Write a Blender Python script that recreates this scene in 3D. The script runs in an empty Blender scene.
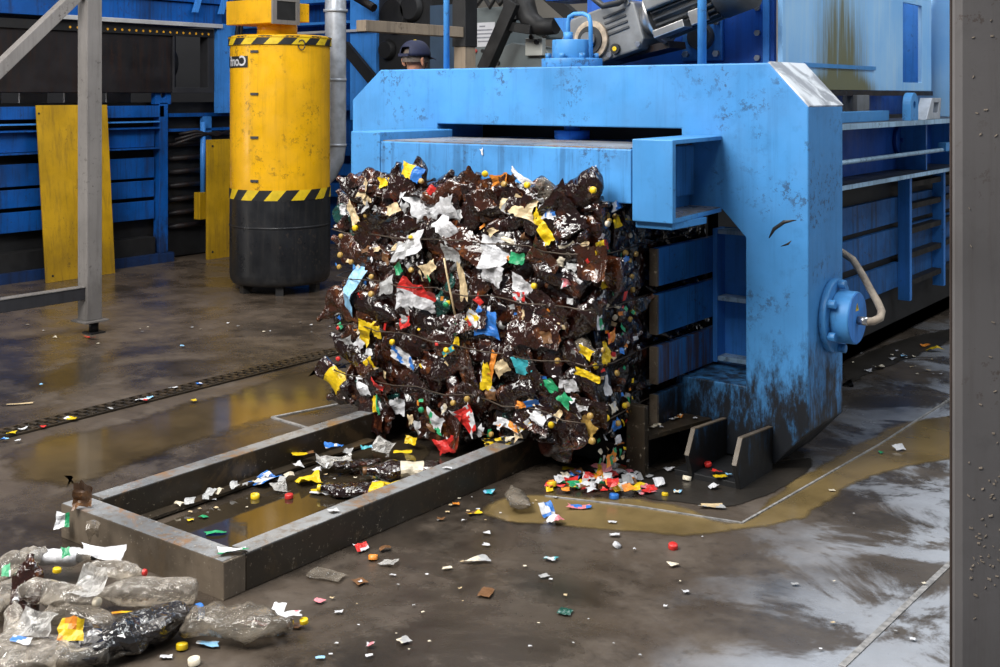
import bpy, bmesh, math, random
from mathutils import Vector, Matrix, noise
from mathutils.geometry import tessellate_polygon
random.seed(7)
R = random.Random(11)
COL = bpy.context.scene.collection
# ------------------------------------------------------------------ camera
F = 1142.0; H = 1.8; HZ = 95.0; YAW = math.radians(37.3)
D = Vector((-math.sin(YAW), math.cos(YAW), 0)); RT = Vector((math.cos(YAW), math.sin(YAW), 0))
cam = bpy.data.cameras.new('camera'); co = bpy.data.objects.new('camera', cam); COL.objects.link(co)
co.location = (0, 0, H); co.rotation_euler = (math.pi/2, 0, YAW)
cam.sensor_width = 36; cam.lens = F/1000*36; cam.shift_y = -(333.5-HZ)/1000; cam.clip_end = 200
bpy.context.scene.camera = co
# a photo pixel read back to a place on a known plane of the hall
def ray(px, py): return D + RT*((px-500)/F) + Vector((0, 0, -(py-HZ)/F))
def on_z(px, py, z=0.0):
    r = ray(px, py); t = (z-H)/r.z; return Vector((r.x*t, r.y*t, z))
def on_y(px, py, y):
    r = ray(px, py); t = y/r.y; return Vector((r.x*t, y, H+r.z*t))
def on_x(px, py, x):
    r = ray(px, py); t = x/r.x; return Vector((x, r.y*t, H+r.z*t))
def at_d(px, py, t):
    r = ray(px, py); return Vector((r.x*t, r.y*t, H+r.z*t))

# ------------------------------------------------------------------ materials
class N:
    def __init__(s, name):
        s.m = bpy.data.materials.new(name); s.m.use_nodes = True; s.t = s.m.node_tree; s.t.nodes.clear()
        s.out = s.n('ShaderNodeOutputMaterial')
        s.pos = s.n('ShaderNodeNewGeometry').outputs['Position']
    def n(s, typ, **k):
        nd = s.t.nodes.new(typ)
        for a, b in k.items(): setattr(nd, a, b)
        return nd
    def set(s, sock, v):
        if v is None: return
        if isinstance(v, bpy.types.NodeSocket): s.t.links.new(v, sock)
        else:
            if isinstance(v, tuple) and len(v) == 3 and sock.type == 'RGBA': v = (*v, 1)
            sock.default_value = v
    def mapping(s, scale, vec=None, loc=(0, 0, 0)):
        m = s.n('ShaderNodeMapping'); s.set(m.inputs['Vector'], vec or s.pos)
        m.inputs['Scale'].default_value = scale; m.inputs['Location'].default_value = loc
        return m.outputs[0]
    def noise(s, scale, detail=4, rough=.55, vec=None, dist=0):
        n = s.n('ShaderNodeTexNoise'); s.set(n.inputs['Vector'], vec or s.pos)
        n.inputs['Scale'].default_value = scale; n.inputs['Detail'].default_value = detail
        n.inputs['Roughness'].default_value = rough; n.inputs['Distortion'].default_value = dist
        return n.outputs['Fac']
    def rng(s, v, a, b, c=0., d=1., smooth=True):
        n = s.n('ShaderNodeMapRange'); n.interpolation_type = 'SMOOTHSTEP' if smooth else 'LINEAR'
        s.set(n.inputs[0], v)
        for i, x in enumerate((a, b, c, d)): n.inputs[i+1].default_value = x
        return n.outputs[0]
    def math(s, op, a, b=0., clamp=False):
        n = s.n('ShaderNodeMath', operation=op, use_clamp=clamp); s.set(n.inputs[0], a); s.set(n.inputs[1], b)
        return n.outputs[0]
    def mix(s, f, a, b):
        n = s.n('ShaderNodeMix', data_type='RGBA'); s.set(n.inputs[0], f); s.set(n.inputs[6], a); s.set(n.inputs[7], b)
        return n.outputs[2]
    def sep(s, axis, vec=None):
        n = s.n('ShaderNodeSeparateXYZ'); s.set(n.inputs[0], vec or s.pos); return n.outputs[axis]
    def bump(s, h, strength=.3, dist=.01):
        n = s.n('ShaderNodeBump'); n.inputs['Strength'].default_value = strength; n.inputs['Distance'].default_value = dist
        s.set(n.inputs['Height'], h); return n.outputs[0]
    def bsdf(s, color, rough=.5, metal=0., normal=None, spec=.5, coat=0., link=True, **k):
        b = s.n('ShaderNodeBsdfPrincipled')
        s.set(b.inputs['Base Color'], color); s.set(b.inputs['Roughness'], rough); s.set(b.inputs['Metallic'], metal)
        s.set(b.inputs['Specular IOR Level'], spec); s.set(b.inputs['Coat Weight'], coat)
        if normal is not None: s.set(b.inputs['Normal'], normal)
        for a, v in k.items(): s.set(b.inputs[a], v)
        if link: s.t.links.new(b.outputs[0], s.out.inputs[0])
        return b.outputs[0]

def paint(name, col, var=.25, chip=.5, streak=.3, grime=0., rough=.42, dirt=(.013, .0115, .010), rust=(.06, .03, .016), gh=.75, spots=.5, st0=.47, speck=None):
    s = N(name)
    dark = tuple(c*(1-var) for c in col)
    c = s.mix(s.rng(s.noise(2.3, 5), .35, .68), col, dark)
    c = s.mix(s.math('MULTIPLY', s.rng(s.noise(9, 6, .65), .54, .72), spots*.5), c, tuple(x*.45 for x in col))
    st = s.noise(1, 6, .7, s.mapping((22, 22, 1.3)))
    c = s.mix(s.math('MULTIPLY', s.rng(st, st0, st0+.19), streak), c, dirt)
    ch = s.math('MULTIPLY', s.rng(s.noise(30, 6, .75), .60-.06*chip, .64-.06*chip), s.rng(s.noise(3.3, 4, .6, None, .6), .50, .64))
    c = s.mix(s.math('MULTIPLY', ch, .7 if chip else 0), c, tuple(a*.6+b*.25+x*.12 for a, b, x in zip(dirt, rust, col)))
    if speck:
        c = s.mix(s.math('MULTIPLY', s.rng(s.noise(48, 5, .8), .60, .66), s.rng(s.noise(5, 4, .6), .42, .6)), c, speck)
        c = s.mix(s.math('MULTIPLY', s.rng(s.noise(4.5, 6, .7, None, .8), .52, .66), .75), c, rust)
    if grime:
        z = s.sep(2)
        g = s.math('ADD', s.rng(z, 0, gh, 1, 0, False), s.math('MULTIPLY', s.math('SUBTRACT', s.noise(5, 8, .75, s.mapping((3, 3, 1))), .5), 1.6))
        c = s.mix(s.math('MULTIPLY', s.rng(g, .35, .78), grime), c, dirt)
    n = s.bump(s.noise(14, 4), .08, .01)
    s.bsdf(c, s.rng(s.noise(6, 4), .3, .7, rough-.06, rough+.16), 0, n, .3)
    return s.m
def plain(name, col, rough=.5, metal=0., var=.3, scale=12, spec=.5, bumpy=0., coat=0.):
    s = N(name)
    c = s.mix(s.rng(s.noise(scale, 5), .35, .7), col, tuple(x*(1-var) for x in col))
    s.bsdf(c, rough, metal, s.bump(s.noise(scale*3, 4), bumpy, .01) if bumpy else None, spec, coat)
    return s.m
M = {}
M['blue_front'] = paint('baler blue paint', (.066, .262, .575), .2, 1.1, .10, .98, .36, gh=.95)
M['blue_clamp'] = paint('clamp blue paint', (.075, .29, .64), .3, 1.1, .35, 0, .42)
M['blue_foot'] = paint('grimy foot paint', (.035, .14, .30), .5, 1.2, .8, .98, .5, gh=.75)
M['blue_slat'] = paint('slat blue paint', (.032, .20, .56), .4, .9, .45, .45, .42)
M['blue_slat_dark'] = paint('darker dirty slat paint', (.018, .10, .29), .45, 1.2, .6, .6, .5)  # rear slats: darker blue base with heavier streaks and grime
M['blue_rust'] = paint('rusty slat paint', (.035, .20, .55), .4, 1.4, .9, .3, .5, dirt=(.085, .045, .025), st0=.40)
M['blue_deep'] = paint('deep blue paint', (.012, .085, .40), .35, .35, .25, 0, .38)
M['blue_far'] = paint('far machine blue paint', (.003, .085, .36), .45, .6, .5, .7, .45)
M['blue_mid'] = paint('mid blue paint', (.05, .24, .68), .25, .4, .2, 0, .38)
M['edge_blue'] = paint('worn light blue edge', (.33, .50, .66), .4, .9, .4, 0, .35)
M['yellow'] = paint('yellow paint', (.80, .42, .006), .2, 1.1, .16, 0, .32, dirt=(.10, .055, .015), spots=.55)
M['yellow_panel'] = paint('dirty yellow panel paint', (.52, .30, .008), .3, .5, .35, .25, .5, dirt=(.08, .05, .02), spots=.5)
M['black_paint'] = paint('worn black paint', (.016, .017, .020), .4, .6, .2, .3, .32, dirt=(.05, .045, .04), gh=.3)
M['hazard_black'] = plain('hazard black', (.012, .012, .012), .5)
M['hazard_yellow'] = plain('hazard yellow', (.72, .50, .01), .45, 0, .25)
M['steel_post'] = paint('grey primer post', (.20, .185, .175), .2, .5, .2, .3, .55)
M['dark_steel'] = paint('dark column paint', (.125, .117, .117), .2, .3, .2, 0, .42, dirt=(.06, .045, .035))
M['frame_dark'] = paint('dark end frame', (.03, .03, .034), .3, .4, .3, 0, .45)
M['column_edge'] = paint('dark column edge', (.05, .036, .03), .4, .8, .4, 0, .5)
M['black_void'] = plain('black steel and dark hollows', (.010, .010, .011), .6, 0, .5)  # black steel; plates inside hollows carry their shade in this colour
M['dark_metal'] = paint('dark machine metal', (.014, .014, .015), .4, .6, .4, 0, .5)
M['rust_dark'] = paint('dark rusty hopper steel', (.014, .012, .014), .5, .8, .7, 0, .45, dirt=(.022, .010, .006))
M['frame_steel'] = paint('muddy skid steel', (.040, .030, .020), .45, 1.6, .15, 0, .36, dirt=(.014, .010, .007), rust=(.085, .055, .028), speck=(.34, .29, .22))
M['frame_end'] = paint('light-facing tan muddy steel', (.19, .15, .11), .6, 1.6, .12, 0, .4, dirt=(.03, .022, .014), rust=(.10, .07, .042), speck=(.42, .36, .28))  # paler copy: light on the end beam's front put into the colour
M['frame_top'] = paint('pale skid top face', (.24, .245, .25), .5, 1.2, .5, 0, .28, dirt=(.10, .06, .025), rust=(.22, .105, .03), speck=(.4, .38, .33))  # top plates, paler grey than the beam sides, rusty and specked
M['dusty_top'] = paint('dusty flange top', (.06, .075, .10), .4, .8, .3, 0, .5, dirt=(.09, .07, .05))
M['galv'] = plain('galvanised duct', (.46, .49, .54), .36, .25, .35, 9)
M['grey_cast'] = plain('grey gearbox casting', (.17, .175, .18), .45, .1, .35, 8)
M['grey_dark'] = plain('dark grey motor', (.05, .053, .058), .45, .1, .35, 8)
M['steel'] = plain('bare steel', (.5, .5, .5), .28, .9, .3, 10)
M['rust_ring'] = plain('rusty ring', (.42, .33, .24), .6, .1, .5, 25)
M['cabinet'] = plain('grey green cabinet', (.13, .155, .16), .5, 0, .2, 4)
M['blue_grey'] = plain('blue grey panel', (.035, .065, .11), .5, 0, .25, 3)
M['cabinet_light'] = plain('pale grey housing', (.42, .43, .40), .5, 0, .2, 4)
M['tan_beam'] = paint('dusty tan beam', (.28, .22, .16), .3, .6, .3, 0, .6)
M['paper'] = plain('paper', (.55, .56, .60), .7, 0, .08, 6)
M['ink'] = plain('faded ink', (.25, .26, .3), .7)
M['hose'] = plain('dusty hose', (.33, .27, .21), .6, 0, .4, 20)
M['rubber'] = plain('black cable', (.015, .015, .016), .5)
M['lamp_white'] = plain('white conduit', (.55, .55, .56), .35, .3, .2, 5)
M['amber_dot'] = plain('amber hole light', (.8, .38, .02), .4)
M['wire'] = plain('rusty tie wire', (.08, .06, .045), .4, .6, .4, 30)
# stained hopper cover, the strong light on it put into the pale base
s = N('stained hopper cover in lit tone')
c = s.mix(s.rng(s.noise(1.6, 5), .3, .7), (.20, .46, .80), (.32, .58, .86))
st = s.noise(1, 6, .72, s.mapping((14, 14, .9)))
c = s.mix(s.math('MULTIPLY', s.rng(st, .45, .72), .5), c, (.50, .66, .78))
z = s.sep(2); y = s.sep(1)
blob = s.math('MULTIPLY', s.rng(z, 1.9, 2.9, 1, 0), s.math('MULTIPLY', s.rng(y, 6.3, 6.95), s.rng(y, 7.0, 7.75, 1, 0)))
blob = s.math('ADD', blob, s.math('MULTIPLY', s.rng(z, 1.83, 1.95, .6, 0), s.rng(y, 8.2, 7.2)))
c = s.mix(s.rng(s.math('MULTIPLY', blob, s.math('SUBTRACT', s.math('MULTIPLY', st, 2.6), .5)), .08, .75, 0, .95), c, (.13, .12, .035))
s.bsdf(c, .42); M['hopper_side'] = s.m
# scuffed chamfer face with its bright reflection painted in
s = N('scuffed chamfer with painted highlight')
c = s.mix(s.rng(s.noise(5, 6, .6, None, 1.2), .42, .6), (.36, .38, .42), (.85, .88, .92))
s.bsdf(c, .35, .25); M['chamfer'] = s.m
# floor
s = N('wet stained concrete with painted sheen')
x = s.sep(0); y = s.sep(1)
big = s.noise(.8, 8, .62, None, .4); mid = s.noise(3.1, 8, .65)
c = s.mix(s.rng(big, .38, .60), (.020, .0155, .012), (.072, .055, .041))
c = s.mix(s.math('MULTIPLY', s.rng(mid, .48, .68), .55), c, (.115, .092, .072))
c = s.mix(s.math('MULTIPLY', s.rng(s.noise(14, 6, .7), .5, .75), .6), c, (.016, .013, .010))
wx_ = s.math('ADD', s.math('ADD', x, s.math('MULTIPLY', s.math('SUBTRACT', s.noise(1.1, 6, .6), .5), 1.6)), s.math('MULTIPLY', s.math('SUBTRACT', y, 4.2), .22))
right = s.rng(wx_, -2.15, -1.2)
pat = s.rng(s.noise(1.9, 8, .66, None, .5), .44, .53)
c = s.mix(s.math('MULTIPLY', right, pat), c, (.30, .315, .345))  # bright wet sheen on the right painted in as pale patches
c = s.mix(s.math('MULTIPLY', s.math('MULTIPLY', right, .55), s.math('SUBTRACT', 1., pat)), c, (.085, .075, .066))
far = s.rng(s.math('SUBTRACT', y, s.math('MULTIPLY', x, .9)), 9.8, 13.0)
c = s.mix(s.math('MULTIPLY', far, s.rng(mid, .35, .6, .2, .7)), c, (.115, .085, .062))
rg = s.math('MULTIPLY', s.rng(big, .36, .60, .10, .42), s.rng(mid, .35, .65, .7, 1.3))
hgt = s.math('ADD', s.noise(26, 6, .7), s.math('MULTIPLY', mid, 2.0))
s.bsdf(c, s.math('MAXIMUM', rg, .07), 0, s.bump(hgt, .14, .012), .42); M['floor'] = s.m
def water(name, col, rough=.06, bumps=.04):
    s = N(name)
    c = s.mix(s.rng(s.noise(3, 6), .35, .7), col, tuple(x*.6 for x in col))
    b = s.bsdf(c, rough, 0, s.bump(s.noise(6, 3), bumps, .01), .6, link=False)
    at = s.n('ShaderNodeAttribute'); at.attribute_name = 'shore'
    f = s.rng(s.math('ADD', at.outputs['Fac'], s.math('MULTIPLY', s.math('SUBTRACT', s.noise(7, 6, .7), .5), 1.1)), .15, .75)
    tr = s.n('ShaderNodeBsdfTransparent'); mx = s.n('ShaderNodeMixShader'); s.set(mx.inputs[0], f)
    s.t.links.new(tr.outputs[0], mx.inputs[1]); s.t.links.new(b, mx.inputs[2]); s.t.links.new(mx.outputs[0], s.out.inputs[0])
    return s.m
M['mud_water'] = water('muddy water', (.185, .13, .055), .16)
M['dark_water'] = water('dark oily water', (.035, .026, .016), .05)
M['brown_water'] = water('brown water', (.075, .052, .026), .10)
M['mud'] = water('grey mud sludge', (.035, .03, .025), .3, .5)
M['joint'] = plain('pale cement joint', (.30, .29, .28), .5, 0, .5, 30)
M['wall'] = plain('dusty hall wall', (.30, .275, .24), .8, 0, .25, .8)
M['wall_dark'] = plain('dark hall wall', (.06, .06, .065), .8, 0, .3, .8)
# plastics
def plastic(name, cols, rough=.10, bump=.75, spec=.7, scale=15):
    s = N(name)
    rnd = s.n('ShaderNodeObjectInfo').outputs['Random']
    tc = s.n('ShaderNodeTexCoord').outputs['Object']
    c = s.mix(rnd, cols[0], cols[1])
    nz = s.noise(9, 5, .6, tc)
    c = s.mix(s.rng(nz, .54, .70), c, cols[2])  # warmer patches paint in light passing through the plastic
    wp_ = s.n('ShaderNodeVectorMath', operation='ADD'); s.set(wp_.inputs[0], tc)
    nv = s.n('ShaderNodeTexNoise'); s.set(nv.inputs['Vector'], tc); nv.inputs['Scale'].default_value = 12
    sc = s.n('ShaderNodeVectorMath', operation='SCALE'); s.set(sc.inputs[0], nv.outputs['Color']); sc.inputs['Scale'].default_value = .06
    s.set(wp_.inputs[1], sc.outputs[0])
    def vor(k):
        v = s.n('ShaderNodeTexVoronoi'); s.set(v.inputs['Vector'], wp_.outputs[0]); v.inputs['Scale'].default_value = k; return v.outputs['Distance']
    h = s.math('ADD', vor(scale), s.math('MULTIPLY', vor(scale*2.9), .22))
    s.bsdf(c, rough, 0, s.bump(h, bump, .028), spec, .5, **{'Coat Roughness': .04})
    return s.m
M['brown_pet'] = plastic('brown bottle plastic', ((.008, .0030, .0026), (.018, .0052, .0036), (.095, .026, .010)))
M['amber_pet'] = plastic('amber bottle plastic', ((.018, .005, .003), (.045, .012, .004), (.18, .058, .014)))
M['core'] = plastic('dark pressed plastic', ((.006, .004, .0035), (.010, .006, .005), (.02, .009, .006)), .2)
M['black_pet'] = plastic('black film', ((.014, .012, .012), (.02, .018, .018), (.05, .043, .040)), .12)
M['green_pet'] = plastic('teal bottle plastic', ((.008, .05, .045), (.015, .08, .06), (.03, .12, .10)))
def clear(name, col, op=.45, rough=.09):
    s = N(name)
    tc = s.n('ShaderNodeTexCoord').outputs['Object']
    nz = s.noise(22, 4, .6, tc, .8)
    v = s.n('ShaderNodeTexVoronoi'); s.set(v.inputs['Vector'], tc); v.inputs['Scale'].default_value = 32
    nm = s.bump(s.math('ADD', v.outputs['Distance'], nz), .6, .014)
    b = s.bsdf(s.mix(s.rng(s.noise(8, 4, .6, tc), .4, .7), col, tuple(x*.55 for x in col)), rough, 0, nm, .8, .5, link=False)
    tr = s.n('ShaderNodeBsdfTransparent'); s.set(tr.inputs[0], (.94, .92, .88))
    fr = s.n('ShaderNodeFresnel'); fr.inputs[0].default_value = 1.5; s.set(fr.inputs['Normal'], nm)
    f = s.math('ADD', s.math('MULTIPLY', fr.outputs[0], 1.6), s.rng(nz, .35, .7, op*.4, op*1.5), True)
    mx = s.n('ShaderNodeMixShader'); s.set(mx.inputs[0], f)
    s.t.links.new(tr.outputs[0], mx.inputs[1]); s.t.links.new(b, mx.inputs[2]); s.t.links.new(mx.outputs[0], s.out.inputs[0])
    return s.m
M['clear_pet'] = clear('clear dusty bottle plastic', (.50, .45, .39), .24)
M['clear_dark'] = clear('smoky clear plastic', (.24, .205, .165), .36)
M['film'] = clear('clear torn film', (.62, .60, .57), .5)
COLS = {'white': (.62, .62, .64), 'grey': (.36, .36, .36), 'beige': (.60, .46, .27), 'yellow': (.74, .50, .01), 'red': (.62, .03, .025),
        'pink': (.70, .22, .25), 'blue': (.03, .17, .55), 'lightblue': (.28, .55, .80), 'teal': (.04, .36, .42), 'green': (.02, .30, .12),
        'orange': (.75, .25, .03), 'brown': (.16, .075, .03), 'cream': (.70, .62, .48), 'gold': (.40, .25, .06), 'black': (.012, .012, .012)}
for k, c in COLS.items():
    M['s_'+k] = plain(k+' printed film', c, .32, 0, .25, 30, bumpy=.35)
    M['c_'+k] = plain(k+' cap plastic', c, .38, 0, .2, 20)

# ------------------------------------------------------------------ mesh builder
ORG = {}
class MB:
    def __init__(s): s.v = []; s.f = []; s.m = []; s.sm = []
    def add(s, vs, fs, mi=0, smooth=False):
        o = len(s.v); s.v += [Vector(v) for v in vs]
        for f in fs: s.f.append([i+o for i in f]); s.m.append(mi); s.sm.append(smooth)
        return s
    def obox(s, c, a, b, d, mi=0):
        c, a, b, d = map(Vector, (c, a, b, d))
        vs = [c+a*i+b*j+d*k for k in (-1, 1) for j in (-1, 1) for i in (-1, 1)]
        fs = [(0, 2, 3, 1), (4, 5, 7, 6), (0, 1, 5, 4), (2, 6, 7, 3), (0, 4, 6, 2), (1, 3, 7, 5)]
        if a.cross(b).dot(d) < 0: fs = [tuple(reversed(f)) for f in fs]
        return s.add(vs, fs, mi)
    def box(s, x0, x1, y0, y1, z0, z1, mi=0):
        return s.obox(((x0+x1)/2, (y0+y1)/2, (z0+z1)/2), ((x1-x0)/2, 0, 0), (0, (y1-y0)/2, 0), (0, 0, (z1-z0)/2), mi)
    def bar(s, p, q, w, h, mi=0, up=(0, 0, 1)):
        p, q = Vector(p), Vector(q); d = (q-p); L = d.length; d.normalize(); u = Vector(up)
        if abs(d.dot(u)) > .98: u = Vector((0, 1, 0))
        sd = d.cross(u).normalized(); u2 = sd.cross(d)
        return s.obox((p+q)/2, d*L/2, sd*w/2, u2*h/2, mi)
    def cyl(s, p, q, r0, r1=None, n=20, mi=0, cap=True):
        r1 = r0 if r1 is None else r1
        p, q = Vector(p), Vector(q); d = (q-p).normalized()
        u = Vector((0, 0, 1)) if abs(d.z) < .9 else Vector((1, 0, 0))
        a = d.cross(u).normalized(); b = d.cross(a)
        vs = []
        for (c, r) in ((p, r0), (q, r1)):
            for i in range(n):
                t = 2*math.pi*i/n; vs.append(c+(a*math.cos(t)+b*math.sin(t))*r)
        fs = [(i, (i+1) % n, n+(i+1) % n, n+i) for i in range(n)]
        s.add(vs, [tuple(reversed(f)) for f in fs], mi, True)
        if cap:
            s.add(vs[:n], [tuple(range(n))], mi); s.add(vs[n:], [tuple(reversed(range(n)))], mi)
        return s
    def tube(s, pts, r, n=10, mi=0):
        pts = [Vector(p) for p in pts]; vs = []; m = len(pts)
        u = None
        for i, p in enumerate(pts):
            d = (pts[min(i+1, m-1)]-pts[max(i-1, 0)]).normalized()
            if u is None:
                u = d.orthogonal().normalized()
            u = (u-d*u.dot(d)).normalized(); w = d.cross(u)
            rr = r[i] if isinstance(r, (list, tuple)) else r
            for k in range(n):
                t = 2*math.pi*k/n; vs.append(p+(u*math.cos(t)+w*math.sin(t))*rr)
        fs = [(i*n+k, i*n+(k+1) % n, (i+1)*n+(k+1) % n, (i+1)*n+k) for i in range(m-1) for k in range(n)]
        s.add(vs, fs, mi, True); s.add(vs[:n], [tuple(reversed(range(n)))], mi); s.add(vs[-n:], [tuple(range(n))], mi)
        return s
    def prism(s, poly, axis, a0, a1, holes=(), mi=0):
        """poly in the two other axes (order kept), extruded on axis"""
        def P(u, v, a): return Vector({'x': (a, u, v), 'y': (u, a, v), 'z': (u, v, a)}[axis])
        loops = [list(poly)]+[list(h) for h in holes]
        flat = [p for l in loops for p in l]
        tris = tessellate_polygon([[Vector((p[0], p[1], 0)) for p in l] for l in loops])
        n = len(flat)
        vs = [P(u, v, a0) for u, v in flat]+[P(u, v, a1) for u, v in flat]
        fs = [tuple(t) for t in tris]+[tuple(i+n for i in reversed(t)) for t in tris]
        o = 0
        for l in loops:
            k = len(l)
            for i in range(k):
                a, b = o+i, o+(i+1) % k; fs.append((a, b, b+n, a+n))
            o += k
        return s.add(vs, fs, mi)
    def lathe(s, c, prof, n=24, mi=0, axis=(0, 0, 1)):
        c = Vector(c); d = Vector(axis).normalized(); a = d.orthogonal().normalized(); b = d.cross(a); vs = []
        for (r, h) in prof:
            for i in range(n):
                t = 2*math.pi*i/n; vs.append(c+d*h+(a*math.cos(t)+b*math.sin(t))*r)
        fs = [(j*n+i, j*n+(i+1) % n, (j+1)*n+(i+1) % n, (j+1)*n+i) for j in range(len(prof)-1) for i in range(n)]
        return s.add(vs, fs, mi, True)
    def build(s, name, mats, parent=None, bevel=0., origin=None, fixn=True):
        me = bpy.data.meshes.new(name)
        if not isinstance(mats, (list, tuple)): mats = [mats]
        if parent is not None: o0 = ORG[parent.name]
        elif origin is not None: o0 = Vector(origin)
        else:
            xs = [v.x for v in s.v]; ys = [v.y for v in s.v]; zs = [v.z for v in s.v]
            o0 = Vector(((min(xs)+max(xs))/2, (min(ys)+max(ys))/2, min(zs)))
        me.from_pydata([v-o0 for v in s.v], [], s.f)
        for mt in mats: me.materials.append(M[mt] if isinstance(mt, str) else mt)
        for p, mi, sm in zip(me.polygons, s.m, s.sm): p.material_index = mi; p.use_smooth = sm
        if fixn:
            bm = bmesh.new(); bm.from_mesh(me); bmesh.ops.remove_doubles(bm, verts=bm.verts, dist=1e-5)
            bmesh.ops.recalc_face_normals(bm, faces=bm.faces); bm.to_mesh(me); bm.free()
        o = bpy.data.objects.new(name, me); COL.objects.link(o)
        if parent is not None: o.parent = parent
        else: o.location = o0
        ORG[o.name] = o0
        if bevel:
            b = o.modifiers.new('bevel', 'BEVEL'); b.width = bevel; b.segments = 2; b.limit_method = 'ANGLE'; b.angle_limit = math.radians(40)
        return o
def tag(o, label=None, cat=None, group=None, kind=None):
    for k, v in (('label', label), ('category', cat), ('group', group), ('kind', kind)):
        if v: o[k] = v
    return o
def thing(name, loc, label, cat, group=None):
    o = bpy.data.objects.new(name, None); COL.objects.link(o); o.location = loc; o.empty_display_size = .1
    ORG[o.name] = Vector(loc); return tag(o, label, cat, group)
def place(name, me, loc, rot=None, parent=None, scale=1.):
    o = bpy.data.objects.new(name, me); COL.objects.link(o)
    L = Vector(loc)
    if parent is not None: o.parent = parent; L = L-ORG[parent.name]
    mt = Matrix.Translation(L) @ ((rot or Matrix.Identity(3)).to_4x4())
    if scale != 1.: mt = mt @ Matrix.Diagonal((scale, scale, scale, 1))
    o.matrix_local = mt
    return o
def circ(u, v, r, n=24, ph=0): return [(u+r*math.cos(2*math.pi*i/n+ph), v+r*math.sin(2*math.pi*i/n+ph)) for i in range(n)]
# ================================================================== setting
fl = MB(); fl.add([(-16, -3, 0), (6, -3, 0), (6, 15, 0), (-16, 15, 0)], [(0, 1, 2, 3)])
tag(fl.build('floor', 'floor', origin=(0, 0, 0)), kind='structure')
tag(MB().box(-16, 6, 14.2, 14.4, 0, 7).build('wall_back', 'wall'), kind='structure')
tag(MB().box(-14.2, -14, -3, 14.2, 0, 7).build('wall_left', 'wall_dark'), kind='structure')
def strip(name, pts, w, mat, z=.004):
    mb = MB()
    for a, b in zip(pts[:-1], pts[1:]): mb.bar((a.x, a.y, z/2), (b.x, b.y, z/2), w, z)
    return tag(mb.build(name, mat), kind='structure')
strip('trim_1', [on_z(842, 667), on_z(951, 563)], .022, 'joint')
strip('trim_2', [on_z(545, 497), on_z(640, 508), on_z(742, 524), on_z(880, 445), on_z(951, 399)], .010, 'joint', .0075)
strip('trim_3', [on_z(352, 402), on_z(272, 418), on_z(312, 430)], .018, 'joint', .0075)
# drain channel across the left of the floor
p0, p1 = on_z(-40, 447), on_z(352, 347)
dx = -5.76; mb = MB(); mb.box(dx-.075, dx+.075, p0.y, 6.3, 0, .004, 0)
yy = p0.y
while yy < 6.3:
    mb.box(dx-.055, dx-.005, yy, yy+.028, .004, .016, 1); mb.box(dx+.008, dx+.06, yy+.02, yy+.048, .004, .016, 1); yy += .06
mb.box(dx-.075, dx-.062, p0.y, 6.3, .004, .014, 1); mb.box(dx+.064, dx+.078, p0.y, 6.3, .004, .012, 1)
tag(mb.build('floor_drain', ['black_void', 'frame_steel']), kind='structure')
def puddle(name, px, mat, label, z=.0025, sub=5, jit=.05, soft=.06):
    pts = [on_z(a, b) for a, b in px]; out = []
    k = len(pts)
    for i in range(k):
        a, b, c, d = pts[i-1], pts[i], pts[(i+1) % k], pts[(i+2) % k]
        for j in range(sub):
            t = j/sub
            p = .5*((2*b)+(c-a)*t+(2*a-5*b+4*c-d)*t*t+(3*b-a-3*c+d)*t**3)
            n = noise.noise_vector(Vector((p.x*3.1, p.y*3.1, 3.7)))+.5*noise.noise_vector(Vector((p.x*9, p.y*9, 1.7)))
            out.append((p.x+n.x*jit, p.y+n.y*jit))
    ar = sum(out[i-1][0]*out[i][1]-out[i][0]*out[i-1][1] for i in range(len(out)))
    if ar < 0: out.reverse()
    k = len(out); inn = []
    for i in range(k):
        a, b, c = Vector(out[i-2]), Vector(out[i]), Vector(out[(i+2) % k]); t = (c-a).normalized(); inn.append(tuple(b+Vector((-t.y, t.x))*soft))
    mb = MB(); tris = tessellate_polygon([[Vector((u, v, 0)) for u, v in inn]])
    mb.add([(u, v, z) for u, v in inn]+[(u, v, z) for u, v in out], [tuple(t) for t in tris]+[(i, k+i, k+(i+1) % k, (i+1) % k) for i in range(k)])
    o = mb.build(name, mat, fixn=False); tag(o, label, 'puddle', kind='stuff')
    at = o.data.attributes.new('shore', 'FLOAT', 'POINT')
    for i in range(2*k): at.data[i].value = 1. if i < k else 0.
    o.data.update()
    for p in o.data.polygons:
        if p.normal.z < 0: p.flip()
    return o
puddle('muddy_puddle', [(478, 512), (520, 493), (590, 497), (650, 498), (690, 507), (735, 520), (790, 482), (850, 446), (905, 420), (958, 418), (958, 458), (905, 468), (850, 492), (800, 520), (740, 532), (680, 537), (600, 532), (530, 526)],
       'mud_water', 'shallow muddy yellow puddle curving from the bale round the press foot to the right')
puddle('brown_puddle', [(0, 447), (100, 424), (200, 397), (330, 362), (345, 375), (340, 410), (280, 422), (200, 446), (130, 474), (60, 492), (0, 480)],
       'brown_water', 'flat brown puddle between the drain and the skid frame on the left', .002, soft=.2)
puddle('dark_puddle', [(150, 528), (240, 498), (330, 462), (395, 440), (430, 450), (400, 478), (330, 508), (262, 545), (226, 556), (180, 545)],
       'dark_water', 'dark pool of water standing inside the skid frame', .002, jit=.015, soft=.03)
puddle('mud_sludge', [(842, 388), (868, 376), (905, 362), (960, 338), (960, 326), (900, 340), (842, 362)], 'mud', 'black sludge strip along the near side of the press at the right', .003, jit=.05, soft=.06)
puddle('mud_bank', [(632, 480), (690, 462), (770, 462), (812, 458), (806, 476), (768, 497), (726, 508), (680, 503), (640, 497)],
       'mud', 'grey mud bank washed up under the press foot', .0035, jit=.02, soft=.03)

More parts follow.
